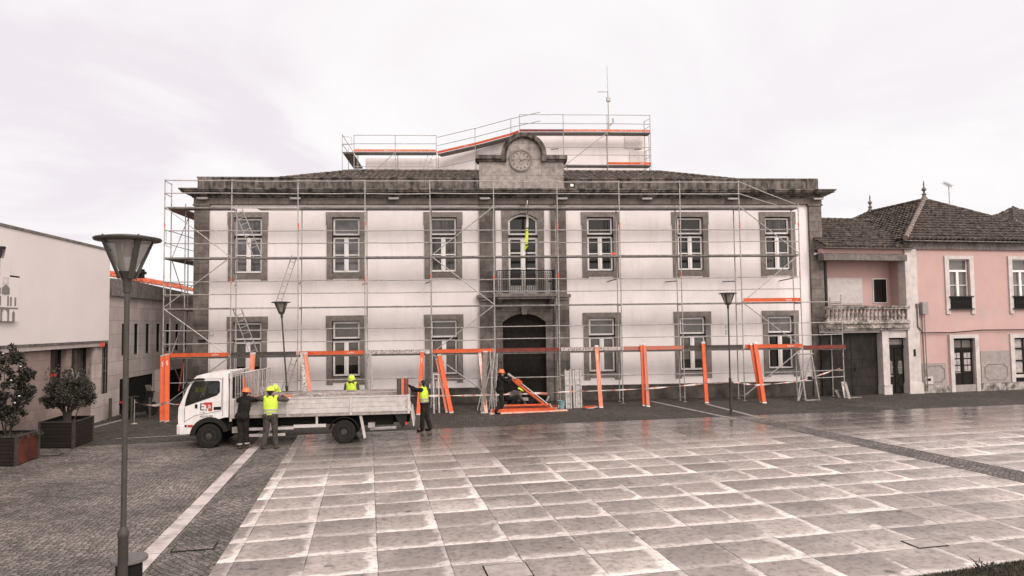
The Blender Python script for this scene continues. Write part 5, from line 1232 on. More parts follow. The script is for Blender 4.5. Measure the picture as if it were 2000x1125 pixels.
SB = thing('stone_building', 'stone panelled building with slit windows and a dark garage opening receding at left', 'building', tuple(LFT.O), LFT.th)
hs = [(1.72 + k * 1.24, 2.14 + k * 1.24, 2.44, 3.79) for k in range(7)] + [(1.60, 5.15, 0.0, 1.47)]
hs += [(5.9, 9.5, 0, 1.47)]
sw = wall_holes(.38, 16, 0, 4.92, hs, d0=.30, rev=.05); sw.quad((.38, .3, 0), (.38, 3, 0), (.38, 3, 4.9), (.38, .3, 4.9)); sw.build('wall', m_lpanel, SB, fixn=False)
for k in range(7):
    a = 1.72 + k * 1.24
    f = MB().box(a, a + .04, .34, .38, 2.44, 3.79).box(a + .38, a + .42, .34, .38, 2.44, 3.79).box(a + .04, a + .38, .34, .38, 2.44, 2.52).build('window', m_iron, SB)
    MB().box(a, a + .42, .385, .39, 2.44, 3.79).build('pane', m_glass, f)
mb = MB().prism([(.38, 4.92), (.38, 5.62), (2.0, 5.66), (16, 5.2), (16, 4.90)], .15, .8); mb.build('parapet', m_conc, SB)
mb = MB().box(1.55, 9.55, .36, .40, 0, 1.6)
for i in range(40): a = 1.6 + i * .2; mb.box(a, a + .05, .33, .359, 0, 1.47)
mb.build('garage_shade_sheet', m_black, SB)  # black sheet and bars stand in for the unlit garage interior
MB().box(5.3, 5.8, .0, .32, 0, 1.6).build('ramp_wall', m_lpanel, SB)
OR = thing('distant_house', 'low house with bright orange tile roof showing behind the scaffold corner', 'house', tuple(LFT.w(4, 2.0, 0)), LFT.th)
MB().box(0, 14, 0, 8, 0, 5.2).build('wall', m_lpanel, OR)
tile_roof('roof', m_otile, OR, (-2.0, -.4, 5.92), (1, 0, -.012), Vector((0, 3, .9)).normalized(), 18, 3.2, lambda a, b: True, k=3, amp=.03)
MB().box(-1.6, -1.2, .8, 1.2, 5.9, 6.5).build('chimney', m_conc, OR)
mb = MB().tube((3.4, -.2, 6.1), (3.4, -.2, 6.55), .16).tube((3.0, -.2, 6.3), (3.9, -.2, 6.4), .09); mb.build('roof_vent', m_iron, OR)
MB().box(7.0, 11, -.35, -.2, 4.9, 5.35).build('clerestory', m_black, OR)
# bollards
def bollard(px, label, r=.055, h=.85, m=m_lamp):
    b = ground(*px); t = thing('bollard', label, 'bollard', tuple(b), 0, 'bollards along the left building')
    MB().lathe([(r * 1.15, 0), (r * 1.15, .05), (r, .06), (r, h - .06)], k=12).build('post', m, t, smooth=True); MB().lathe([(r, h - .06), (r * 1.12, h - .05), (r * 1.12, h - .02), (r * .6, h)], k=12).build('cap', m, t, smooth=True)
bollard((104, 823), 'grey bollard showing under the left side of the round shrub', .07, m=m_conc)
bollard((165, 821), 'dark bollard right of the round shrub trunk', .055)
bollard((215, 820), 'dark bollard at the corner of the stone building', .055)
bollard((256, 819), 'dark bollard in front of the garage, just right of the near lamp post')
bollard((292, 816), 'dark bollard in front of the garage, beside the orange boards', h=.8)
bp = thing('barrier_post', 'thin grey post holding the left barrier tape', 'post', tuple(ground(262, 828)), 0)
MB().tube((0, 0, 0), (0, 0, .92), .014).build('rod', m_galv, bp); MB().lathe([(.12, 0), (.12, .02), (.03, .04)], k=12).build('foot', m_galv, bp)
# motorbike parked in the garage opening
mo = thing('parked_motorbike', 'dark scooter with a pale windscreen parked before the garage opening', 'scooter', tuple(ground(274, 815)), R(72))
MB().prism([(-.75, .35), (-.55, .30), (-.1, .22), (.25, .25), (.45, .65), (.52, .95), (.42, .98), (.30, .60), (.05, .45), (-.15, .62), (-.30, .78), (-.85, .80), (-.9, .62)], -.16, .16).build('body', m_black, mo, bevel=.02)
for x in (-.62, .58):
    w_ = MB().lathe([(.16, -.05), (.24, -.06), (.28, -.03), (.28, .03), (.24, .06), (.16, .05)], (x, 0, .28), k=20, axis='Y').build('wheel', m_rubber, mo, smooth=True); MB().lathe([(.12, -.03), (.16, -.03), (.16, .03), (.12, .03)], (x, 0, .28), k=16, axis='Y').build('rim', m_rim, w_)
MB().box(-.80, -.15, -.14, .14, .80, .88).build('seat', m_iron, mo, bevel=.03); MB().tube((.42, -.32, 1.0), (.42, .32, 1.0), .02).build('handlebar', m_iron, mo)
MB().prism([(.44, 1.0), (.34, 1.25), (.37, 1.26), (.50, 1.02)], -.13, .13).build('windscreen', m_lampglass, mo); MB().box(-.93, -.88, -.08, .08, .66, .74).build('tail_light', m_logor, mo)
# ================================================================ STREET LAMPS
def lamp_parts(t, lean=0.0, H_=4.6, sleeve=1.38, sign=False):
    sh = Matrix(((1, 0, lean, 0), (0, 1, 0, 0), (0, 0, 1, 0), (0, 0, 0, 1)))
    zt = H_ - .47
    MB().lathe([(.052, 0), (.052, sleeve - .06), (.058, sleeve - .05), (.058, sleeve - .02), (.030, sleeve + .05)], k=16).build('sleeve', m_lamp, t, smooth=True).data.transform(sh)
    MB().lathe([(.030, sleeve + .03), (.028, zt - .12)], k=14).build('pole', m_lamp, t, smooth=True).data.transform(sh)
    MB().lathe([(.042, zt - .13), (.046, zt), (.05, zt + .01), (.11, zt + .10), (.105, zt + .10)], k=16).build('neck', m_lamp, t, smooth=True).data.transform(sh)
    h = MB()
    h.lathe([(.335, H_ + .005), (.345, H_ - .005), (.335, H_ - .025), (.25, H_ - .035), (.25, H_ - .02)], k=32, cap=False); h.lathe([(.335, H_ + .006), (.2, H_ + .03), (.001, H_ + .04)], k=32, cap=False)
    h.build('lamp_hood', m_lamp, t, smooth=True).data.transform(sh)
    mb = MB()
    for i in range(4):
        a = i * pi / 2 + pi / 4 + .12
        for z0, r0, z1, r1 in ((zt + .02, .07, H_ + .0, .262),):
            p, q = Vector((r0 * cos(a), r0 * sin(a), z0)), Vector((r1 * cos(a), r1 * sin(a), z1)); s_ = Vector((-sin(a), cos(a), 0)) * .030; o_ = Vector((cos(a), sin(a), 0)) * .02
            for k_ in (0,):
                mb.quad(p - s_ + o_, p + s_ + o_, q + s_ + o_, q - s_ + o_); mb.quad(p - s_, p + s_, q + s_, q - s_); mb.quad(p - s_, p - s_ + o_, q - s_ + o_, q - s_); mb.quad(p + s_, p + s_ + o_, q + s_ + o_, q + s_)
            mb.tube(q, q + Vector((0, 0, .03)), .01)
    mb.build('lamp_arm', m_lamp, t, fixn=False).data.transform(sh)
    MB().lathe([(.075, zt + .09), (.235, H_ - .03)], k=32, cap=False).build('lamp_glass', m_lampglass, t, smooth=True).data.transform(sh)
    MB().lathe([(.05, H_ - .20), (.05, H_ - .03)], k=12).build('bulb_holder', m_conc, t).data.transform(sh)
    if sign:
        s_ = MB().box(-.13, -.04, -.03, .03, 3.05, 3.25).box(-.13, -.04, -.03, .03, 3.28, 3.42).build('sign_box', m_galv, t); s_.data.transform(sh)
t = thing('street_lamp', 'near street lamp with glass cone head standing on the cobbles at left', 'street lamp', tuple(ground(237, 1290)), 0, 'street lamps of the square'); lamp_parts(t, lean=-.001)
t = thing('street_lamp', 'leaning thin street lamp rising behind the truck bed', 'street lamp', tuple(at(565, 822, 25.6)[:2]) + (0,), 0, 'street lamps of the square'); lamp_parts(t, lean=-.075, H_=4.50)
t = thing('street_lamp', 'straight street lamp with small signs in front of the right windows', 'street lamp', tuple(ground(1428, 809)), 0, 'street lamps of the square'); lamp_parts(t, sign=True, H_=4.66)
lb = thing('litter_bin', 'round flat lidded litter bin beside the foot of the near lamp post', 'litter bin', tuple(at(252, 1107, 7.78)[:2]) + (0,), 0)
MB().lathe([(.14, 1.0), (.188, 1.005), (.192, 1.02), (.188, 1.04), (.10, 1.046), (.001, 1.047)], k=36, cap=False).build('lid', mat('grey_bin_lid', (.115, .098, .094), (.10, .086, .082), scale=20, rough=.5), lb, smooth=True)
MB().lathe([(.12, 0), (.135, .05), (.135, 1.0)], k=30).build('bin_body', m_black, lb, smooth=True)

# ================================================================ PLANTERS WITH SHRUBS
def planter(label, c0, c1, back, h, front_m, side_m, cat='planter'):
    "c0-c1 front edge (pixels of the feet), back = pixel of the rear right foot"
    a, b, c = ground(*c0), ground(*c1), ground(*back); d = b - a; th = atan2(d.y, d.x); L_ = d.length; D_ = (c - b).length
    t = thing('planter_box', label, 'planter', tuple(a), th); m3 = Matrix.Rotation(atan2((c - b).y, (c - b).x) - th, 4, 'Z')
    v = (m3 @ Vector((1, 0, 0))) * D_; P = [Vector((0, 0, 0)), Vector((L_, 0, 0)), Vector((L_, 0, 0)) + v, v]; z = Vector((0, 0, h)); k = Vector((0, 0, .03))
    def panel(p, q, name, m):
        d_ = (q - p).normalized(); n_ = Vector((d_.y, -d_.x, 0)); mb = MB(); p2, q2 = p + d_ * .05, q - d_ * .05
        for r in range(7):
            z0, z1 = Vector((0, 0, .03 + r * (h - .05) / 7)), Vector((0, 0, .03 + (r + .98) * (h - .05) / 7)); o_ = n_ * .012
            mb.quad(p2 + z0 + o_, q2 + z0 + o_, q2 + z1 + o_, p2 + z1 + o_); mb.quad(p2 + z1 + o_, q2 + z1 + o_, q2 + z1 - o_, p2 + z1 - o_)
        mb.quad(p + k - n_ * .012, q + k - n_ * .012, q + z - n_ * .012, p + z - n_ * .012)
        return mb.build(name, m, t, fixn=False)
    panel(P[0], P[1], 'front_panel', front_m); panel(P[1], P[2], 'side_panel', side_m); panel(P[2], P[3], 'back_panel', front_m); panel(P[3], P[0], 'side_panel', front_m)
    for p in P: MB().box(p.x - .035, p.x + .035, p.y - .035, p.y + .035, 0.0, h + .005).build('corner_post', m_lamp, t)
    mb = MB()
    for p, q in zip(P, P[1:] + P[:1]):
        d_ = (q - p).normalized(); n_ = Vector((d_.y, -d_.x, 0)); mb.quad(p + z + n_ * .03, q + z + n_ * .03, q + z - n_ * .03, p + z - n_ * .03); mb.quad(p + z + n_ * .03, q + z + n_ * .03, q + z + n_ * .03 - k, p + z + n_ * .03 - k)
    mb.build('rim', m_lamp, t, fixn=False)
    rr = random.Random(2); mb = MB(); N_ = 10
    for i in range(N_ + 1):
        for j in range(N_ + 1):
            q = P[0] + (P[1] - P[0]) * (i / N_) + v * (j / N_); mb.v.append((q.x, q.y, h - .10 + rr.uniform(-.03, .03)))
    for i in range(N_):
        for j in range(N_): a_ = i * (N_ + 1) + j; mb.f.append((a_, a_ + N_ + 1, a_ + N_ + 2, a_ + 1))
    mb.build('soil', m_soil, t, fixn=False)
    ctr = t.location + Matrix.Rotation(th, 3, 'Z') @ ((P[0] + P[2]) / 2)
    return t, ctr
def leafcloud(mb, rr, clumps, n, size, aspect=.45):
    tot = sum(c[3] ** 2 for c in clumps)
    for (cx, cy, cz, r, sz) in clumps:
        for i in range(int(n * r * r / tot)):
            v = Vector((rr.gauss(0, 1), rr.gauss(0, 1), rr.gauss(0, 1))).normalized() * r * (rr.random() ** .35)
            v.z *= sz; c = Vector((cx, cy, cz)) + v
            d = (v.normalized() + Vector((rr.uniform(-1, 1), rr.uniform(-1, 1), rr.uniform(-.4, 1)))).normalized(); s_ = size * rr.uniform(.6, 1.25)
            w_ = d.cross(Vector((rr.uniform(-1, 1), rr.uniform(-1, 1), rr.uniform(-1, 1)))).normalized() * s_ * aspect
            mb.poly([c - d * s_, c + w_, c + d * s_, c - w_])
p2, ctr2 = planter('dark wooden planter box holding the round shrub', (77, 876), (143, 876), (180, 861), .80, m_planter, m_planter)
p1, ctr1 = planter('planter box with a red side panel at the left edge', (-60, 912), (31, 911), (73, 895), .78, m_planter, m_plred)
p1b, ctr1b = None, None
# round shrub
sh2 = thing('shrub', 'round dark shrub with a thick twisted trunk in the dark planter', 'shrub', (ctr2.x, ctr2.y, .68))
rr = random.Random(21); mb = MB(); tips = []
for i in range(9):
    a = 2 * pi * i / 9; b0 = Vector((.07 * cos(a), .07 * sin(a), -.05)); b1 = Vector((.10 * cos(a + .6), .10 * sin(a + .6), .32)); b2 = Vector((.42 * cos(a + .7), .42 * sin(a + .7), rr.uniform(.7, 1.0)))
    mb.tube(b0, b1, .040, .03).tube(b1, b2, .03, .012); tips.append(b2)
mb.tube((.25, -.1, 0), (.42, -.12, .42), .02, .014)
mb.build('trunk', m_bark, sh2, fixn=False)
cl = [(0, 0, .95, .50, .8)]
for i in range(34):
    a = rr.uniform(0, 2 * pi); r_ = rr.uniform(.25, .64); z = rr.uniform(.48, 1.28); k_ = 1 - max(0, z - .95) * 1.1; cl.append((r_ * cos(a) * k_, r_ * sin(a) * k_, z, rr.uniform(.12, .26), .75))
cl += [(.55, 0, 1.28, .15, .9), (.38, .0, 1.52, .12, 1.4), (-.02, 0, 1.50, .17, 1), (-.62, 0, 1.05, .17, .8), (.72, .1, .80, .15, .7), (-.72, 0, .72, .14, .6)]
mb = MB(); leafcloud(mb, rr, cl, 9500, .036, .5)
for i in range(26):
    a = rr.uniform(0, 2 * pi); p = Vector((.5 * cos(a), .5 * sin(a), rr.uniform(.9, 1.35))); q = p * 1.28 + Vector((0, 0, rr.uniform(0, .16)))
    for k_ in range(12):
        c = p.lerp(q, k_ / 11) + Vector((rr.uniform(-.03, .03), rr.uniform(-.03, .03), rr.uniform(-.03, .03))); d = Vector((rr.uniform(-1, 1), rr.uniform(-1, 1), rr.uniform(-.2, 1))).normalized() * .035; w_ = d.orthogonal().normalized() * .014; mb.poly([c - d, c + w_, c + d, c - w_])
cr = mb.build('crown', [m_leaf2, m_leaf], sh2, fixn=False)
for p in cr.data.polygons: p.material_index = 1 if rr.random() < .45 else 0
# tall camellia
c1w = at(14, 860, 18.9)
sh1 = thing('shrub', 'tall glossy shrub with white blossoms in the red panelled planter', 'shrub', (c1w.x, c1w.y, .68))
mb = MB()
for i in range(7):
    a = rr.uniform(0, 2 * pi); b1 = Vector((.22 * cos(a), .22 * sin(a), rr.uniform(.6, .8))); b2 = Vector((.25 * cos(a), .25 * sin(a), rr.uniform(1.3, 2.0))); mb.tube((.03 * cos(a), .03 * sin(a), -.05), b1, .022, .016).tube(b1, b2, .016, .006)
mb.build('stem', m_bark, sh1, fixn=False)
cl = []
for i in range(44):
    z = rr.uniform(.42, 2.25); R_ = .62 * (1 - ((z - 1.05) / 1.5) ** 2); a = rr.uniform(0, 2 * pi); q = rr.uniform(.3, 1) * max(.05, R_); cl.append((q * cos(a), q * sin(a), z, rr.uniform(.10, .20), .9))
cl += [(.08, 0, 2.38, .12, 1.5), (-.3, 0, 2.3, .12, 1.4), (.62, 0, 1.32, .10, .7), (.40, 0, 2.0, .10, 1.2), (.42, 0, .62, .12, .7), (.5, 0, .98, .15, .8)]
mb = MB(); leafcloud(mb, rr, cl, 5200, .048, .5); cr = mb.build('crown', [m_leaf, m_leaf2], sh1, fixn=False)
for p in cr.data.polygons: p.material_index = 1 if rr.random() < .25 else 0
mb = MB()
for (x, z) in ((.10, 2.28), (.52, 1.92), (.30, 1.55), (.50, 1.12), (.40, .94), (-.2, 1.6)):
    mb.lathe([(.001, -.022), (.02, -.012), (.025, 0), (.015, .014), (.001, .018)], (x, -.38 + abs(x) * .2, z), k=7, cap=False)
mb.build('blossom', m_flower, sh1, smooth=True)
pl_ = thing('low_plants', 'low ragged plants covering the soil of the red panelled planter', 'plants', (ctr1.x, ctr1.y, .66)); pl_['kind'] = 'thing'
mb = MB(); leafcloud(mb, rr, [(rr.uniform(-.1, .75), rr.uniform(-.45, .45), rr.uniform(.02, .08), rr.uniform(.06, .12), .6) for _ in range(26)], 1500, .028, .4); mb.build('foliage', m_leaf2, pl_, fixn=False)

# ================================================================ TRUCK
TK = thing('flatbed_truck', 'white flatbed truck with short cab and dropped tailgate parked beside the slabs', 'truck', tuple(TRK.O), TRK.th)
W = 1.86
def side_arch(cx, r, a0, a1, n=12, cz=.36): return [(cx + r * cos(R(a0 + (a1 - a0) * i / n)), cz + r * sin(R(a0 + (a1 - a0) * i / n))) for i in range(n + 1)]
outer = [(-.86, .50), (-.88, .95), (-.87, 1.22), (-.77, 1.45), (-.62, 1.80), (-.50, 2.02), (-.36, 2.15), (-.18, 2.20), (.48, 2.245), (.535, 2.20), (.56, 1.6), (.55, .90), (.44, .90)]
outer += side_arch(0.02, .56, 62, 175, 10) + [(-.55, .44), (-.80, .43)]
win = [(-.68, 1.265), (-.655, 1.45), (-.56, 1.74), (-.47, 1.93), (-.40, 1.985), (.26, 1.985), (.295, 1.95), (.295, 1.66), (.22, 1.57)]
cab = MB(); cab.prism(outer, .03, .09, holes=[win]); cab.prism(outer, W - .09, W - .03, holes=[win])
prof_ = [(-.80, .43), (-.86, .50), (-.88, .95), (-.87, 1.22)]
ws = [(-.87, 1.24), (-.77, 1.45), (-.62, 1.80), (-.50, 2.02)]
rf = [(-.50, 2.02), (-.36, 2.15), (-.18, 2.20), (.48, 2.245), (.535, 2.20), (.56, 1.6), (.55, .90)]
for ch in (prof_, rf):
    for a, b in zip(ch[:-1], ch[1:]): cab.quad((a[0], .09, a[1]), (b[0], .09, b[1]), (b[0], W - .09, b[1]), (a[0], W - .09, a[1]))
cb_ = cab.build('cab', m_tpaint, TK, bevel=.008)
g_ = MB().prism(win, .055, .062); g_.prism(win, W - .062, W - .055)
for a, b in zip(ws[:-1], ws[1:]): g_.quad((a[0], .10, a[1]), (b[0], .10, b[1]), (b[0], W - .10, b[1]), (a[0], W - .10, a[1]))
g_.build('cab_window', m_cabglass, TK)
mb = MB()
for a, b in zip(win, win[1:] + win[:1]): mb.tube((a[0], .03, a[1]), (b[0], .03, b[1]), .014, k=4)
mb.build('window_seal', m_iron, TK, fixn=False)
mb = MB().box(-.1, .35, .35, .85, .9, 1.2).box(.15, .38, .35, .85, 1.2, 1.75).box(-.1, .35, 1.0, 1.5, .9, 1.2).box(.15, .38, 1.0, 1.5, 1.2, 1.75).box(-.8, -.45, .12, W - .12, .8, 1.35)
mb.build('cab_interior', m_iron, TK); MB().path([(-.38 + .04 * cos(t_), .45 + .17 * cos(t_), 1.38 + .16 * sin(t_)) for t_ in [k * pi / 8 for k in range(17)]], .014).build('steering_wheel', m_black, TK, fixn=False)
MB().prism([(-.03, 1.62), (.23, 1.60), (.25, 1.95), (.0, 1.95)], .068, .072).build('window_sticker', m_teal, TK); MB().box(-.42, -.32, .10, .12, 1.66, 1.80).box(-.28, -.14, .10, .12, 1.66, 1.80).build('painted_window_reflection', m_hiv, TK)  # yellow boxes imitate a reflection in the cab window
# door details
mb = MB()
for a, b in (((-.70, 1.22), (-.70, .80)), ((-.70, .80), (-.40, .98)), ((-.40, .98), (.35, 1.10)), ((.35, 1.10), (.37, 2.05)), ((.37, 2.05), (-.40, 2.06)), ((.39, .93), (.39, 2.1))): mb.tube((a[0], .026, a[1]), (b[0], .026, b[1]), .006, k=4)
mb.build('door_gap', m_black, TK, fixn=False)
MB().box(.13, .34, .014, .029, 1.13, 1.22).box(-.40, -.33, .012, .029, 1.19, 1.31).build('door_handle', m_black, TK, bevel=.005)
MB().box(-.90, -.84, .04, W - .04, 1.22, 1.30).box(-.89, -.83, .2, W - .2, .72, .84).build('grille', m_iron, TK)
mb = MB().box(-.93, -.80, .06, W - .06, .42, .72).box(-.84, -.66, .012, .06, .42, .70); mb.build('bumper', m_tpaint, TK, bevel=.02)
for y in (.10, W - .30): MB().box(-.905, -.86, y, y + .2, .76, 1.0).build('headlight', m_galvl, TK, bevel=.01)
MB().lathe([(.035, .012), (.035, .029)], (-.66, 0, .68), k=12, axis='Y').build('side_lamp', m_iron, TK); MB().box(-.60, -.46, .015, .029, .64, .71).build('side_indicator', m_logor, TK)
MB().path([(-.72, -.05, 1.72), (-.60, -.10, 1.98), (-.30, -.08, 2.07), (-.15, .02, 2.06)], .018).box(-.60, -.12, -.08, -.02, 2.02, 2.07).build('mirror_arm', m_iron, TK, fixn=False)
# wheel arch and chassis
arch_o = side_arch(.02, .56, 15, 178, 14) + side_arch(.02, .42, 178, 15, 14)
MB().prism(arch_o, .0, .25).build('wheel_arch', m_iron, TK)
mb = MB().box(-.6, 5.9, .45, .60, .55, .80).box(-.6, 5.9, 1.26, 1.41, .55, .80).box(.52, .66, .1, W - .1, .5, 2.05).box(.60, 1.3, .3, 1.5, .35, .85)
mb.box(.9, 3.2, .30, 1.55, .60, .92).box(4.3, 5.4, .3, 1.5, .50, .92).box(5.4, 5.8, .5, 1.3, .65, .92); mb.tube((3.93, .3, .36), (3.93, 1.6, .36), .09); mb.box(-.3, .5, .35, 1.4, .4, .9)
mb.build('chassis', m_black, TK)
def wheel(x, y0, y1, nm='wheel'):
    w_ = MB().lathe([(.20, y0 + .02), (.30, y0), (.345, y0 + .015), (.36, y0 + .05), (.36, y1 - .05), (.345, y1 - .015), (.30, y1), (.20, y1 - .02)], (x, 0, .36), k=32, axis='Y').build(nm, m_rubber, TK, smooth=True)
    MB().lathe([(.205, y0 + .025), (.195, y0 + .01), (.17, y0 + .05), (.10, y0 + .06), (.09, y0 + .02), (.05, y0 + .01), (.001, y0 + .01)], (x, 0, .36), k=24, axis='Y', cap=False).build('rim', m_rim, w_, smooth=True)
    mb = MB()
    for i in range(6): a = 2 * pi * i / 6; mb.lathe([(.014, y0 + .03), (.014, y0 + .06)], (x + .13 * cos(a), 0, .36 + .13 * sin(a)), k=6, axis='Y')
    mb.build('wheel_nut', m_galv, w_)
for x in (0.0, 3.93): wheel(x, .0, .22); wheel(x, W - .22, W)
wheel(3.93, .25, .45); 
# bed
mb = MB().box(.62, 5.93, .0, W + .14, .90, .945).box(.62, 5.93, -.015, .0, .86, .935)
mb.build('bed_floor', m_bedw, TK)
mb = MB()
for x0_, x1_ in ((.74, 2.24), (2.30, 4.10), (4.18, 5.86)):
    for z0, z1 in ((.95, 1.10), (1.108, 1.26), (1.268, 1.40)): mb.box(x0_, x1_, -.01, .02, z0, z1)
    mb.box(x0_, x1_, -.03, .03, 1.40, 1.435); mb.box(x0_, x1_, -.018, -.0105, 1.255, 1.272)
mb.build('side_board', m_bed, TK)
for x in (2.27, 4.14, 5.89, .70): MB().box(x - .035, x + .035, -.035, .035, .87, 1.45).build('side_post', m_bed, TK)
MB().box(5.80, 5.84, -.03, -.0105, 1.05, 1.30).build('board_latch', m_galv, TK)
mb = MB()
for z0, z1 in ((.95, 1.20), (1.208, 1.44)): mb.box(.70, 5.9, W + .08, W + .12, z0, z1)
mb.build('side_board', m_bedw, TK)
mb = MB().box(.60, .66, -.02, .05, .78, 2.28).box(.60, .66, W + .03, W + .10, .78, 2.28).box(.60, .66, .05, W + .03, 2.2, 2.26).box(.60, .66, .05, W + .03, .95, 1.45)
mb.build('headboard_post', m_bed, TK)
tg = MB().box(5.95, 5.985, .02, W + .1, .46, .92); tg.tube((5.95, -.01, 1.40), (5.95, -.01, .95), .022); tg.box(5.93, 6.0, -.03, .06, 1.15, 1.22)
M_ = Matrix.Translation((5.93, 0, .93)) @ Matrix.Rotation(R(-9), 4, 'Y') @ Matrix.Translation((-5.93, 0, -.93)); tg.v = [tuple(M_ @ Vector(v)) for v in tg.v]; tg.build('tailgate', m_bed, TK)
# side guards, tool box, lamps
mb = MB().box(2.45, 3.40, -.01, .05, .53, .62).box(.95, 2.45, -.01, .05, .49, .57).box(3.10, 3.16, .0, .05, .62, .90).box(1.75, 1.81, .0, .05, .55, .90).box(.98, 2.2, .02, .07, .30, .38)
mb.build('side_guard', m_bed, TK)
MB().box(.66, .95, .02, .30, .42, .60).build('step', m_galv, TK, bevel=.01)
mb = MB().prism([(4.38, .88), (4.46, .88), (4.60, .16), (4.52, .14)], .05, .10); mb.build('mudguard_stay', m_bed, TK)
MB().prism(side_arch(3.93, .46, 10, 170, 12) + side_arch(3.93, .43, 170, 10, 12), .0, .45).build('rear_wheel_arch', m_black, TK)
mb = MB().tube((4.7, .2, .40), (5.5, .2, .42), .05).box(4.65, 4.85, .1, .3, .45, .60); mb.build('exhaust', m_galvl, TK)
MB().prism([(5.40, .9), (5.85, .9), (5.80, .55), (5.70, .40)], .08, .12).build('rear_bracket', m_iron, TK); MB().box(5.78, 5.84, .05, .07, .52, .60).build('rear_reflector', m_logor, TK)
# door logo: E with red square, small lettering
text_mesh('lettering', 'E', .30, m_textd, TK, Matrix.Translation((-.20, .024, 1.22)) @ XZ)
lg = MB().prism([(-.14, 1.36), (.09, 1.36), (.09, 1.10), (-.02, 1.10), (-.02, 1.18), (-.08, 1.18), (-.08, 1.27), (-.14, 1.30)], .021, .026).build('logo', m_logor, TK)
text_mesh('logo_letter', 'a', .22, m_tpaint, lg, Matrix.Translation((.01, .016, 1.25)) @ XZ)
MB().box(-.10, -.06, .019, .029, 1.12, 1.15).build('logo_dot', m_textd, lg); MB().box(-.27, -.21, .02, .029, 1.055, 1.065).box(-.17, -.12, .02, .029, 1.055, 1.065).build('logo_line', m_textd, lg)
text_mesh('lettering', 'ALUGUER', .085, m_textd, TK, Matrix.Translation((-.07, .024, .945)) @ XZ)
# load on the truck: guard frames and boards
gf = None
for i in range(4):
    y = .22 + i * .42; lab = ['nearest', 'second', 'third', 'farthest'][i]
    lbl = 'barred grey railing section behind the truck cab, %s of its row' % lab
    loc = TRK.w(.70 + .03 * i, y, .945)
    if gf is None:
        gf = thing('railing_section', lbl, 'railing', tuple(loc), TRK.th, 'railing sections standing on the truck'); mb = MB()
        mb.path([(0, 0, 0), (0, 0, 1.22), (.2, 0, 1.25), (.45, 0, 1.27), (.66, 0, 1.33), (.62, 0, 0)], .022).build('frame_tube', m_galvl, gf, fixn=False); mb = MB()
        for k in range(7): mb.tube((.08 + k * .078, 0, .05), (.07 + k * .08, 0, 1.22 + k * .01), .014, k=4)
        mb.tube((0, 0, .05), (.62, 0, .05), .014).tube((0, 0, .62), (.63, 0, .64), .010); mb.build('bar', m_galvl, gf, fixn=False)
    else: dup(gf, tuple(loc), TRK.th + jig(.03), lbl)
def bed_item(name, label, cat, x, y, rz=0, group=None): return thing(name, label, cat, tuple(TRK.w(x, y, .945)), TRK.th + rz, group)
e = bed_item('scaffold_board', 'short orange board standing in the front corner of the truck bed', 'board', .95, .25); MB().box(-.04, .04, -.02, .02, 0, 1.12).build('plank', m_orange, e, bevel=.004)
e = bed_item('scaffold_board', 'orange and pale board lying behind the orange helmet on the truck bed', 'board', 1.75, .55); MB().box(-.65, .55, -.1, .1, .42, .52).build('plank', m_orange2, e, bevel=.004)
e = bed_item('board_bundle', 'bundle of short dark and red boards standing at the tail of the truck bed', 'board bundle', 5.68, 1.0)
for i, m in enumerate((m_darkb, m_darkb, m_orange2, m_redb, m_redb)): MB().box(-.19 + i * .075, -.125 + i * .075, -.09, .06, .0, .92).build('board', m, e)
MB().box(-.2, .2, -.08, .05, .93, .98).tube((-.12, 0, .98), (-.12, 0, 1.02), .03).tube((0.02, 0, .98), (.02, 0, 1.03), .03).tube((.14, 0, .98), (.14, 0, 1.02), .03).build('end_cap', m_galvl, e)
for i, (x0_, x1_, z, y, m, lb_) in enumerate(((2.2, 5.2, .40, 1.2, m_bedw, 'long weathered plank heaped along the middle of the truck bed'), (2.6, 5.6, .47, 1.45, m_bedw, 'upper weathered plank lying along the far side of the truck bed'))):
    e = bed_item('plank', lb_, 'plank', x0_, y); MB().box(0, x1_ - x0_, -.14, .14, z - .05, z).build('board', m, e, bevel=.004)
e = bed_item('clamp_pile', 'jumbled grey clamps and fittings heaped behind the side board of the truck', 'fittings', 2.9, .5)
mb = MB(); rr = random.Random(9)
for i in range(40): p = Vector((rr.uniform(-.7, .8), rr.uniform(-.25, .3), rr.uniform(.36, .52))); q = p + Vector((rr.uniform(-.16, .16), rr.uniform(-.1, .1), rr.uniform(-.04, .07))); mb.tube(p, q, .02)
mb.box(-.8, .9, -.3, .35, .0, .38); mb.build('fittings', m_galv, e, fixn=False)

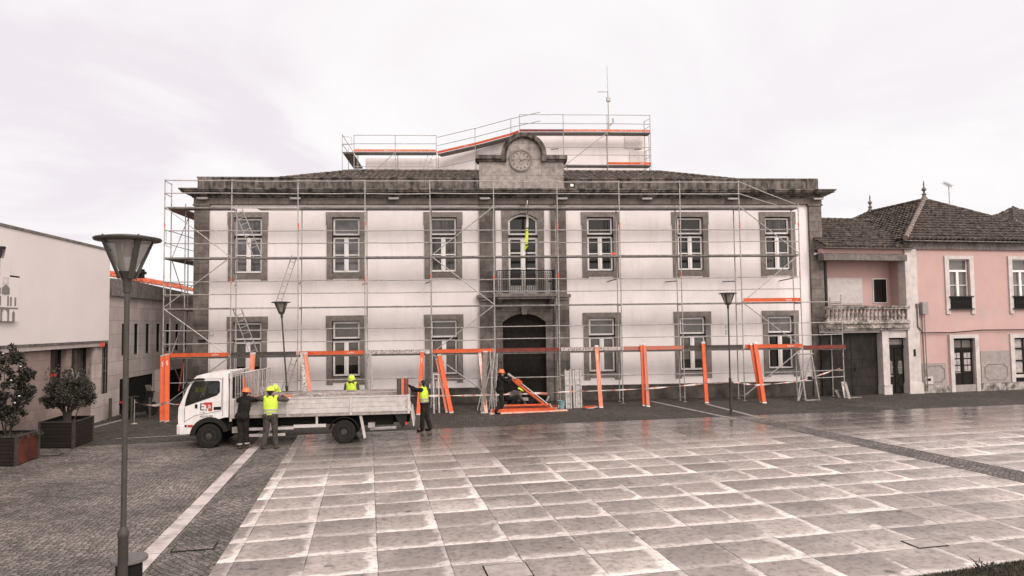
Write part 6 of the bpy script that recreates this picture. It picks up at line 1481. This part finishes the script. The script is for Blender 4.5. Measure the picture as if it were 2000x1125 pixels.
# ================================================================ PEOPLE
def blob(name, caps, m, parent, vox=.012, smooth=3, cut=None):
    "union of tapered capsules (p, q, r0, r1) remeshed into one continuous surface"
    bm = bmesh.new()
    for cp in caps:
        p, q, r0, r1 = Vector(cp[0]), Vector(cp[1]), cp[2], cp[3]; sq = cp[4] if len(cp) > 4 else None
        d = q - p; L_ = d.length
        M = Matrix.Translation(p) @ (d.to_track_quat('Z', 'Y').to_matrix().to_4x4() if L_ > 1e-5 else Matrix())
        rings = [(-pi / 2 + pi / 2 * i / 4, 0) for i in range(5)] + [(pi / 2 * i / 4, 1) for i in range(5)]; prev = None; k = 12
        for (a, e) in rings:
            r_ = (r0 if e == 0 else r1); rr_ = max(r_ * cos(a), 1e-4); z = r_ * sin(a) + (L_ if e else 0); ring = []
            for i in range(k):
                t = 2 * pi * i / k; v = M @ Vector((rr_ * cos(t), rr_ * sin(t), z))
                if sq: c0 = p + d * max(0, min(1, z / L_ if L_ > 1e-5 else 0)); o_ = v - c0; v = c0 + Vector((o_.x * sq[0], o_.y * sq[1], o_.z * sq[2]))
                ring.append(bm.verts.new(v))
            if prev:
                for i in range(k): bm.faces.new((prev[i], prev[(i + 1) % k], ring[(i + 1) % k], ring[i]))
            else: bm.faces.new(ring[::-1])
            prev = ring
        bm.faces.new(prev)
    me = bpy.data.meshes.new(name); bm.to_mesh(me); bm.free(); o = bpy.data.objects.new(name + '_t', me); C.objects.link(o)
    md = o.modifiers.new('r', 'REMESH'); md.mode = 'VOXEL'; md.voxel_size = vox
    ms = o.modifiers.new('s', 'SMOOTH'); ms.iterations = smooth; ms.factor = .5
    dg = bpy.context.evaluated_depsgraph_get(); nm = bpy.data.meshes.new_from_object(o.evaluated_get(dg)); C.objects.unlink(o); bpy.data.objects.remove(o)
    if cut:
        bm = bmesh.new(); bm.from_mesh(nm); bmesh.ops.bisect_plane(bm, geom=bm.verts[:] + bm.edges[:] + bm.faces[:], plane_co=cut[0], plane_no=cut[1], clear_outer=True); bm.to_mesh(nm); bm.free()
    nm.materials.clear(); nm.materials.append(m)
    for p in nm.polygons: p.use_smooth = True
    r = bpy.data.objects.new(name, nm); C.objects.link(r); r.parent = parent; return r
def hand(wr, d, up, curl=.5, side=1):
    "palm and five bent fingers from the wrist along d"
    d = Vector(d).normalized(); up = Vector(up).normalized(); up = (up - d * up.dot(d)).normalized(); s_ = d.cross(up) * side; wr = Vector(wr)
    kn = wr + d * .085; c = [(wr, wr + d * .03, .026, .03), (wr + d * .03 + s_ * .02, kn + s_ * .026, .018, .014), (wr + d * .03 - s_ * .02, kn - s_ * .026, .018, .014), (wr + d * .03, kn, .018, .014)]
    for i, (o_, ln) in enumerate(((-.031, .056), (-.010, .068), (.011, .074), (.031, .064))):
        b = kn + s_ * o_ * 1.05; m1 = b + (d * cos(curl * .7) - up * sin(curl * .7)) * ln * .55; m2 = m1 + (d * cos(curl * 1.7) - up * sin(curl * 1.7)) * ln * .5
        c += [(b - d * .01, m1, .0095, .0085), (m1, m2, .0085, .007)]
    b = wr + d * .025 + s_ * .028; m1 = b + (d * .6 + s_ * .8 - up * .3).normalized() * .045; m2 = m1 + (d * .9 + s_ * .15 - up * .4).normalized() * .03
    c += [(b, m1, .013, .010), (m1, m2, .010, .008)]
    return c
def person(label, px, yaw, J, jacket, trousers, boot=m_boot, helmet=None, vest=None, sc_=1.0, hair=m_hair, loc=None, look=(0, 1, 0), fold=None, cuffs=None):
    """local frame: +Y the way the body faces, +X its right. J: joints"""
    b = ground(*px) if loc is None else Vector(loc); t = thing('person', label, 'person', tuple(b), yaw); t.scale = (sc_,) * 3
    hip, chest, neck, head = [Vector(J[k]) for k in ('hip', 'chest', 'neck', 'head')]
    lk = Vector(look).normalized(); rt = lk.cross(Vector((0, 0, 1))).normalized(); upv = rt.cross(lk)
    body = [(hip + Vector((0, 0, .08)), chest, .12, .14, (1, .75, 1)), (chest, neck, .12, .06), (neck, head - upv * .02, .055, .055), (head + upv * .02 - lk * .012, head + upv * .045 - lk * .02, .092, .088, (.86, 1.0, 1.06)), (head - upv * .035 + lk * .02, head - upv * .075 + lk * .042, .068, .040, (.85, 1, 1)),
            (head + lk * .088 - upv * .005, head + lk * .108 - upv * .028, .011, .015), (head + rt * .078 - upv * .005, head + rt * .082 - upv * .03, .016, .012), (head - rt * .078 - upv * .005, head - rt * .082 - upv * .03, .016, .012), (head + lk * .088 - upv * .058 - rt * .018, head + lk * .088 - upv * .058 + rt * .018, .010, .010)]
    jk = [(hip + Vector((0, 0, .0)), chest, .158, .172, (1.08, .78, 1)), (chest, neck - upv * .015, .150, .075, (1.1, .8, 1)), (neck - upv * .02, neck + upv * .02, .072, .066)]
    tr = [(hip + Vector((-.06, 0, .03)), hip + Vector((.06, 0, .03)), .15, .15, (1, .9, 1))]; bt = []
    for s_, k in ((-1, 'l'), (1, 'r')):
        sh_, el, wr = Vector(J[k + 'sh']), Vector(J[k + 'el']), Vector(J[k + 'wr']); hp, kn, an = Vector(J[k + 'hp']), Vector(J[k + 'kn']), Vector(J[k + 'an']); to = Vector(J[k + 'to'])
        hd = (wr - el).normalized()
        body += [(neck.lerp(sh_, .5), sh_, .06, .058), (sh_, el, .05, .040), (el, wr, .040, .027)] + hand(wr, hd, J.get(k + 'up', (0, 0, 1)), J.get('curl', .7), s_ if J.get('flip') is None else -s_)
        body += [(hp, kn, .082, .055), (kn, an, .056, .038), (an, to, .04, .028)]
        jk += [(neck.lerp(sh_, .45), sh_, .085, .080), (sh_, el, .076, .060), (el, wr - hd * .015, .058, .046)]
        tr += [(hp, kn, .105, .082), (kn, an + Vector((0, 0, .03)), .082, .074)]
        f = (to - an); bt += [(an + Vector((0, 0, .04)), an - Vector((0, 0, .02)), .058, .055), (an + Vector((0, 0, -.035)), to + Vector((0, 0, -.005)), .048, .042)]
    blob('body', body, m_skin, t, vox=.0085, smooth=2)
    blob('jacket', jk, jacket, t, vox=.014, cut=(hip + Vector((0, -.06, -.06)), Vector((0, 0, -1))) if hip.z > .6 else None); blob('trousers', tr, trousers, t, vox=.014); blob('boots', bt, boot, t, vox=.012)
    mb = MB()
    for s_ in (-1, 1): c = head + lk * .083 + rt * .032 * s_ + upv * .012; mb.lathe([(.001, -.010), (.010, -.006), (.012, 0), (.010, .006), (.001, .010)], c, k=8, cap=False)
    mb.build('eyes', m_black, t, smooth=True)
    Mh = Matrix.Translation(head + upv * .03 - lk * .012) @ Matrix((rt, lk, upv)).transposed().to_4x4()
    if helmet:
        mb = MB(); K = 20; P_ = [(.122, .0), (.122, .03), (.112, .075), (.085, .115), (.045, .135), (.001, .14)]
        mb.lathe(P_, k=K, cap=False); mb.v = [(x, y * 1.12, z) for x, y, z in mb.v]; mb.box(-.012, .012, -.10, .10, .13, .148)
        mb.v = [tuple(Mh @ Vector(v)) for v in mb.v]; hl = mb.build('helmet', helmet, t, smooth=True)
        mb = MB(); mb.lathe([(.120, .012), (.138, .004), (.138, -.002), (.118, .0)], k=K, cap=False); mb.v = [(x, y * 1.12 + (.045 * max(0, y) / .138), z) for x, y, z in mb.v]; mb.v = [tuple(Mh @ Vector(v)) for v in mb.v]; mb.build('brim', helmet, hl, smooth=True)
    blob('hair', [(head + upv * .03 - lk * .03, head + upv * .045 - lk * .03, .096, .092, (.88, 1, 1)), (head - lk * .06 - upv * .03, head - lk * .06, .06, .08)], hair, t, vox=.014)
    if vest:
        vb = [(hip + Vector((0, 0, .02)), chest, .178, .190, (1.10, .80, 1)), (chest, chest.lerp(neck, .55), .186, .140, (1.0, .82, 1))]
        for k in ('l', 'r'): sh_ = Vector(J[k + 'sh']); vb.append((chest.lerp(sh_, .55), neck.lerp(sh_, .66), .10, .094))
        v_ = blob('vest', vb, vest, t, vox=.014, cut=(hip + Vector((0, 0, .055)), Vector((0, 0, -1))))
        ax = (chest - hip); 
        for f_ in (.18, .42):
            c = hip + ax * f_ + Vector((0, 0, .02)); mb = MB(); a_ = ax.normalized(); rx = Vector((1, 0, 0)); ry = a_.cross(rx).normalized(); K = 28
            for h_ in (-.024, .024):
                for i in range(K): q = 2 * pi * i / K; mb.v.append(tuple(c + a_ * h_ + rx * .207 * cos(q) * (1 + .06 * f_) + ry * .153 * sin(q) * (1 + .05 * f_)))
            for i in range(K): mb.f.append((i, (i + 1) % K, K + (i + 1) % K, K + i))
            mb.build('reflective_band', m_refl, v_, smooth=True)
        for s_, k in ((-1, 'l'), (1, 'r')) if fold else ():
            pass
    if cuffs:
        for k in ('l', 'r'): c = Vector(J[k + 'an']) + Vector((0, 0, .06)); MB().lathe([(.078, -.025), (.080, .025)], c, k=14, cap=False).build('trouser_band', m_galvl, t)
    return t
def J(**k):
    d = dict(hip=(0, 0, .93), chest=(0, .02, 1.28), neck=(0, .02, 1.49), head=(0, .05, 1.62), lsh=(-.19, .02, 1.43), rsh=(.19, .02, 1.43), lel=(-.25, 0, 1.13), rel=(.25, 0, 1.13), lwr=(-.26, .1, .88), rwr=(.26, .1, .88),
             lhp=(-.09, 0, .88), rhp=(.09, 0, .88), lkn=(-.10, .02, .48), rkn=(.10, .02, .48), lan=(-.11, -.02, .09), ran=(.11, -.02, .09), lto=(-.13, .14, .045), rto=(.13, .14, .045))
    d.update(k); return d
th = TRK.th
# orange helmet, back to the camera, reaching to the truck bed
person('person in orange helmet and dark vest leaning on the truck side, seen from behind', (474, 877), th - R(12), J(hip=(0, -.04, .92), chest=(.02, .06, 1.26), neck=(.0, .10, 1.46), head=(.02, .15, 1.575), lsh=(-.18, .10, 1.39), rsh=(.19, .12, 1.40), lel=(-.20, .36, 1.36), rel=(.30, .34, 1.38), lwr=(-.08, .58, 1.44), rwr=(.38, .60, 1.44),
    lkn=(-.07, .02, .48), rkn=(.06, .06, .48), lan=(-.06, -.06, .10), ran=(.09, .08, .10), lto=(-.08, .06, .045), rto=(.15, .20, .05)), m_navy, m_trousd, helmet=m_helo, look=(.15, 1, -.25), cuffs=True, sc_=1.02)
person('person in yellow helmet and hi vis vest, back turned, arms resting on the truck side', (528, 877), th + R(2), J(hip=(0, -.03, .93), chest=(-.01, .04, 1.27), neck=(-.01, .07, 1.47), head=(-.03, .11, 1.60), lsh=(-.21, .06, 1.41), rsh=(.20, .06, 1.41), lel=(-.40, .26, 1.42), rel=(.42, .22, 1.36), lwr=(-.24, .46, 1.46), rwr=(.24, .44, 1.46),
    lhp=(-.10, -.02, .88), rhp=(.10, -.02, .88), lkn=(-.12, 0, .48), rkn=(.12, .02, .48), lan=(-.17, -.05, .10), ran=(.15, -.03, .10), lto=(-.24, .08, .045), rto=(.20, .12, .045)), m_greyj, m_trous, helmet=m_hely, vest=m_hiv, look=(-.05, 1, -.2), sc_=1.03)
person('person in yellow helmet bending over the load on the far side of the truck', None, th + pi + R(10), J(hip=(0, -.18, .92), chest=(0, .10, 1.24), neck=(0, .24, 1.38), head=(0, .33, 1.47), lsh=(-.19, .2, 1.33), rsh=(.19, .2, 1.33), lel=(-.34, .44, 1.30), rel=(.30, .46, 1.28), lwr=(-.26, .66, 1.36), rwr=(.2, .7, 1.36)), m_greyj, m_trous, helmet=m_hely, vest=m_hiv, loc=tuple(at(538, 815, 23.45)[:2]) + (0,), look=(0, 1, -.7))
person('person in yellow helmet and vest facing the camera beyond the truck bed', None, th + pi - R(4), J(), m_greyj, m_trous, helmet=m_hely, vest=m_hiv, loc=tuple(at(687, 835, 25.1)[:2]) + (0,), look=(0, 1, -.25), sc_=1.0)
person('bareheaded person in dark top and hi vis vest steadying a board at the truck tail', (829, 843), R(78), J(hip=(0, 0, .93), chest=(0, .02, 1.27), neck=(0, .04, 1.47), head=(0, .09, 1.615), lsh=(-.17, .05, 1.41), rsh=(.17, .05, 1.41), lel=(-.14, .33, 1.40), rel=(.16, .30, 1.36), lwr=(-.05, .52, 1.55), rwr=(.08, .48, 1.50), curl=1.0,
    lkn=(-.10, .03, .48), rkn=(.10, -.06, .48), lan=(-.11, .04, .10), ran=(.12, -.16, .10), lto=(-.12, .2, .045), rto=(.15, -.01, .045)), m_navy, m_trousd, helmet=None, vest=m_hiv, look=(0, 1, .1), boot=m_black)
person('person in orange helmet and dark clothes lifting a slanting frame before the street door', (977, 808), R(-58), J(hip=(0, -.02, .92), chest=(0, .02, 1.27), neck=(0, .05, 1.47), head=(-.01, .09, 1.59), lsh=(-.18, .06, 1.41), rsh=(.18, .05, 1.41), lel=(-.17, .32, 1.30), rel=(.16, .30, 1.26), lwr=(-.05, .56, 1.42), rwr=(.06, .52, 1.36), curl=1.0,
    lkn=(-.10, .12, .50), rkn=(.10, -.02, .48), lan=(-.12, .12, .10), ran=(.14, -.28, .10), lto=(-.14, .28, .045), rto=(.16, -.12, .045)), m_navy, m_trousd, helmet=m_helo, look=(.1, 1, -.1), boot=m_black)
person('person crouching low in the doorway with a yellow helmet and grey sleeve', None, R(-75), J(hip=(0, -.12, .42), chest=(0, .20, .58), neck=(0, .36, .66), head=(0, .46, .70), lsh=(-.18, .34, .60), rsh=(.18, .34, .60), lel=(-.24, .46, .36), rel=(.24, .46, .36), lwr=(-.14, .62, .20), rwr=(.14, .62, .20),
    lhp=(-.10, -.12, .38), rhp=(.10, -.12, .38), lkn=(-.2, .26, .44), rkn=(.2, .26, .44), lan=(-.15, -.02, .10), ran=(.15, -.02, .10), lto=(-.17, .14, .045), rto=(.17, .14, .045)), m_greyj, m_trousd, helmet=m_hely, loc=tuple(at(996, 788, 29.4)[:2]) + (0,), look=(0, 1, -.6), boot=m_black)
# slanting frame held by the person at the door
def held():
    a = at(992, 730, 28.2); b = ground(1086, 803)
    d = b - a; e = thing('slanted_board', 'orange and grey board frame held slanting by the worker at the door', 'board', tuple(b)); x = d.normalized(); y = Vector((0, 0, 1)).cross(x).normalized(); z = x.cross(y)
    M = Matrix((x, y, z)).transposed().to_4x4(); L_ = d.length
    MB().box(-L_ + .12, -.1, -.02, .02, -.11, -.03, M).build('board', m_orange, e); MB().box(-L_ + .1, -.1, .10, .14, -.16, -.08, M).build('board', m_redb, e)
    MB().tube(M @ Vector((-L_, 0, .02)), M @ Vector((0, 0, .02)), .028).tube(M @ Vector((-L_, 0, -.02)), M @ Vector((-L_ + .2, 0, -.02)), .03).build('frame_tube', m_galvl, e, fixn=False)
    MB().box(-L_ + .42, -L_ + .68, -.06, .06, -.12, .10, M).build('clamp', m_orange, e)
held()
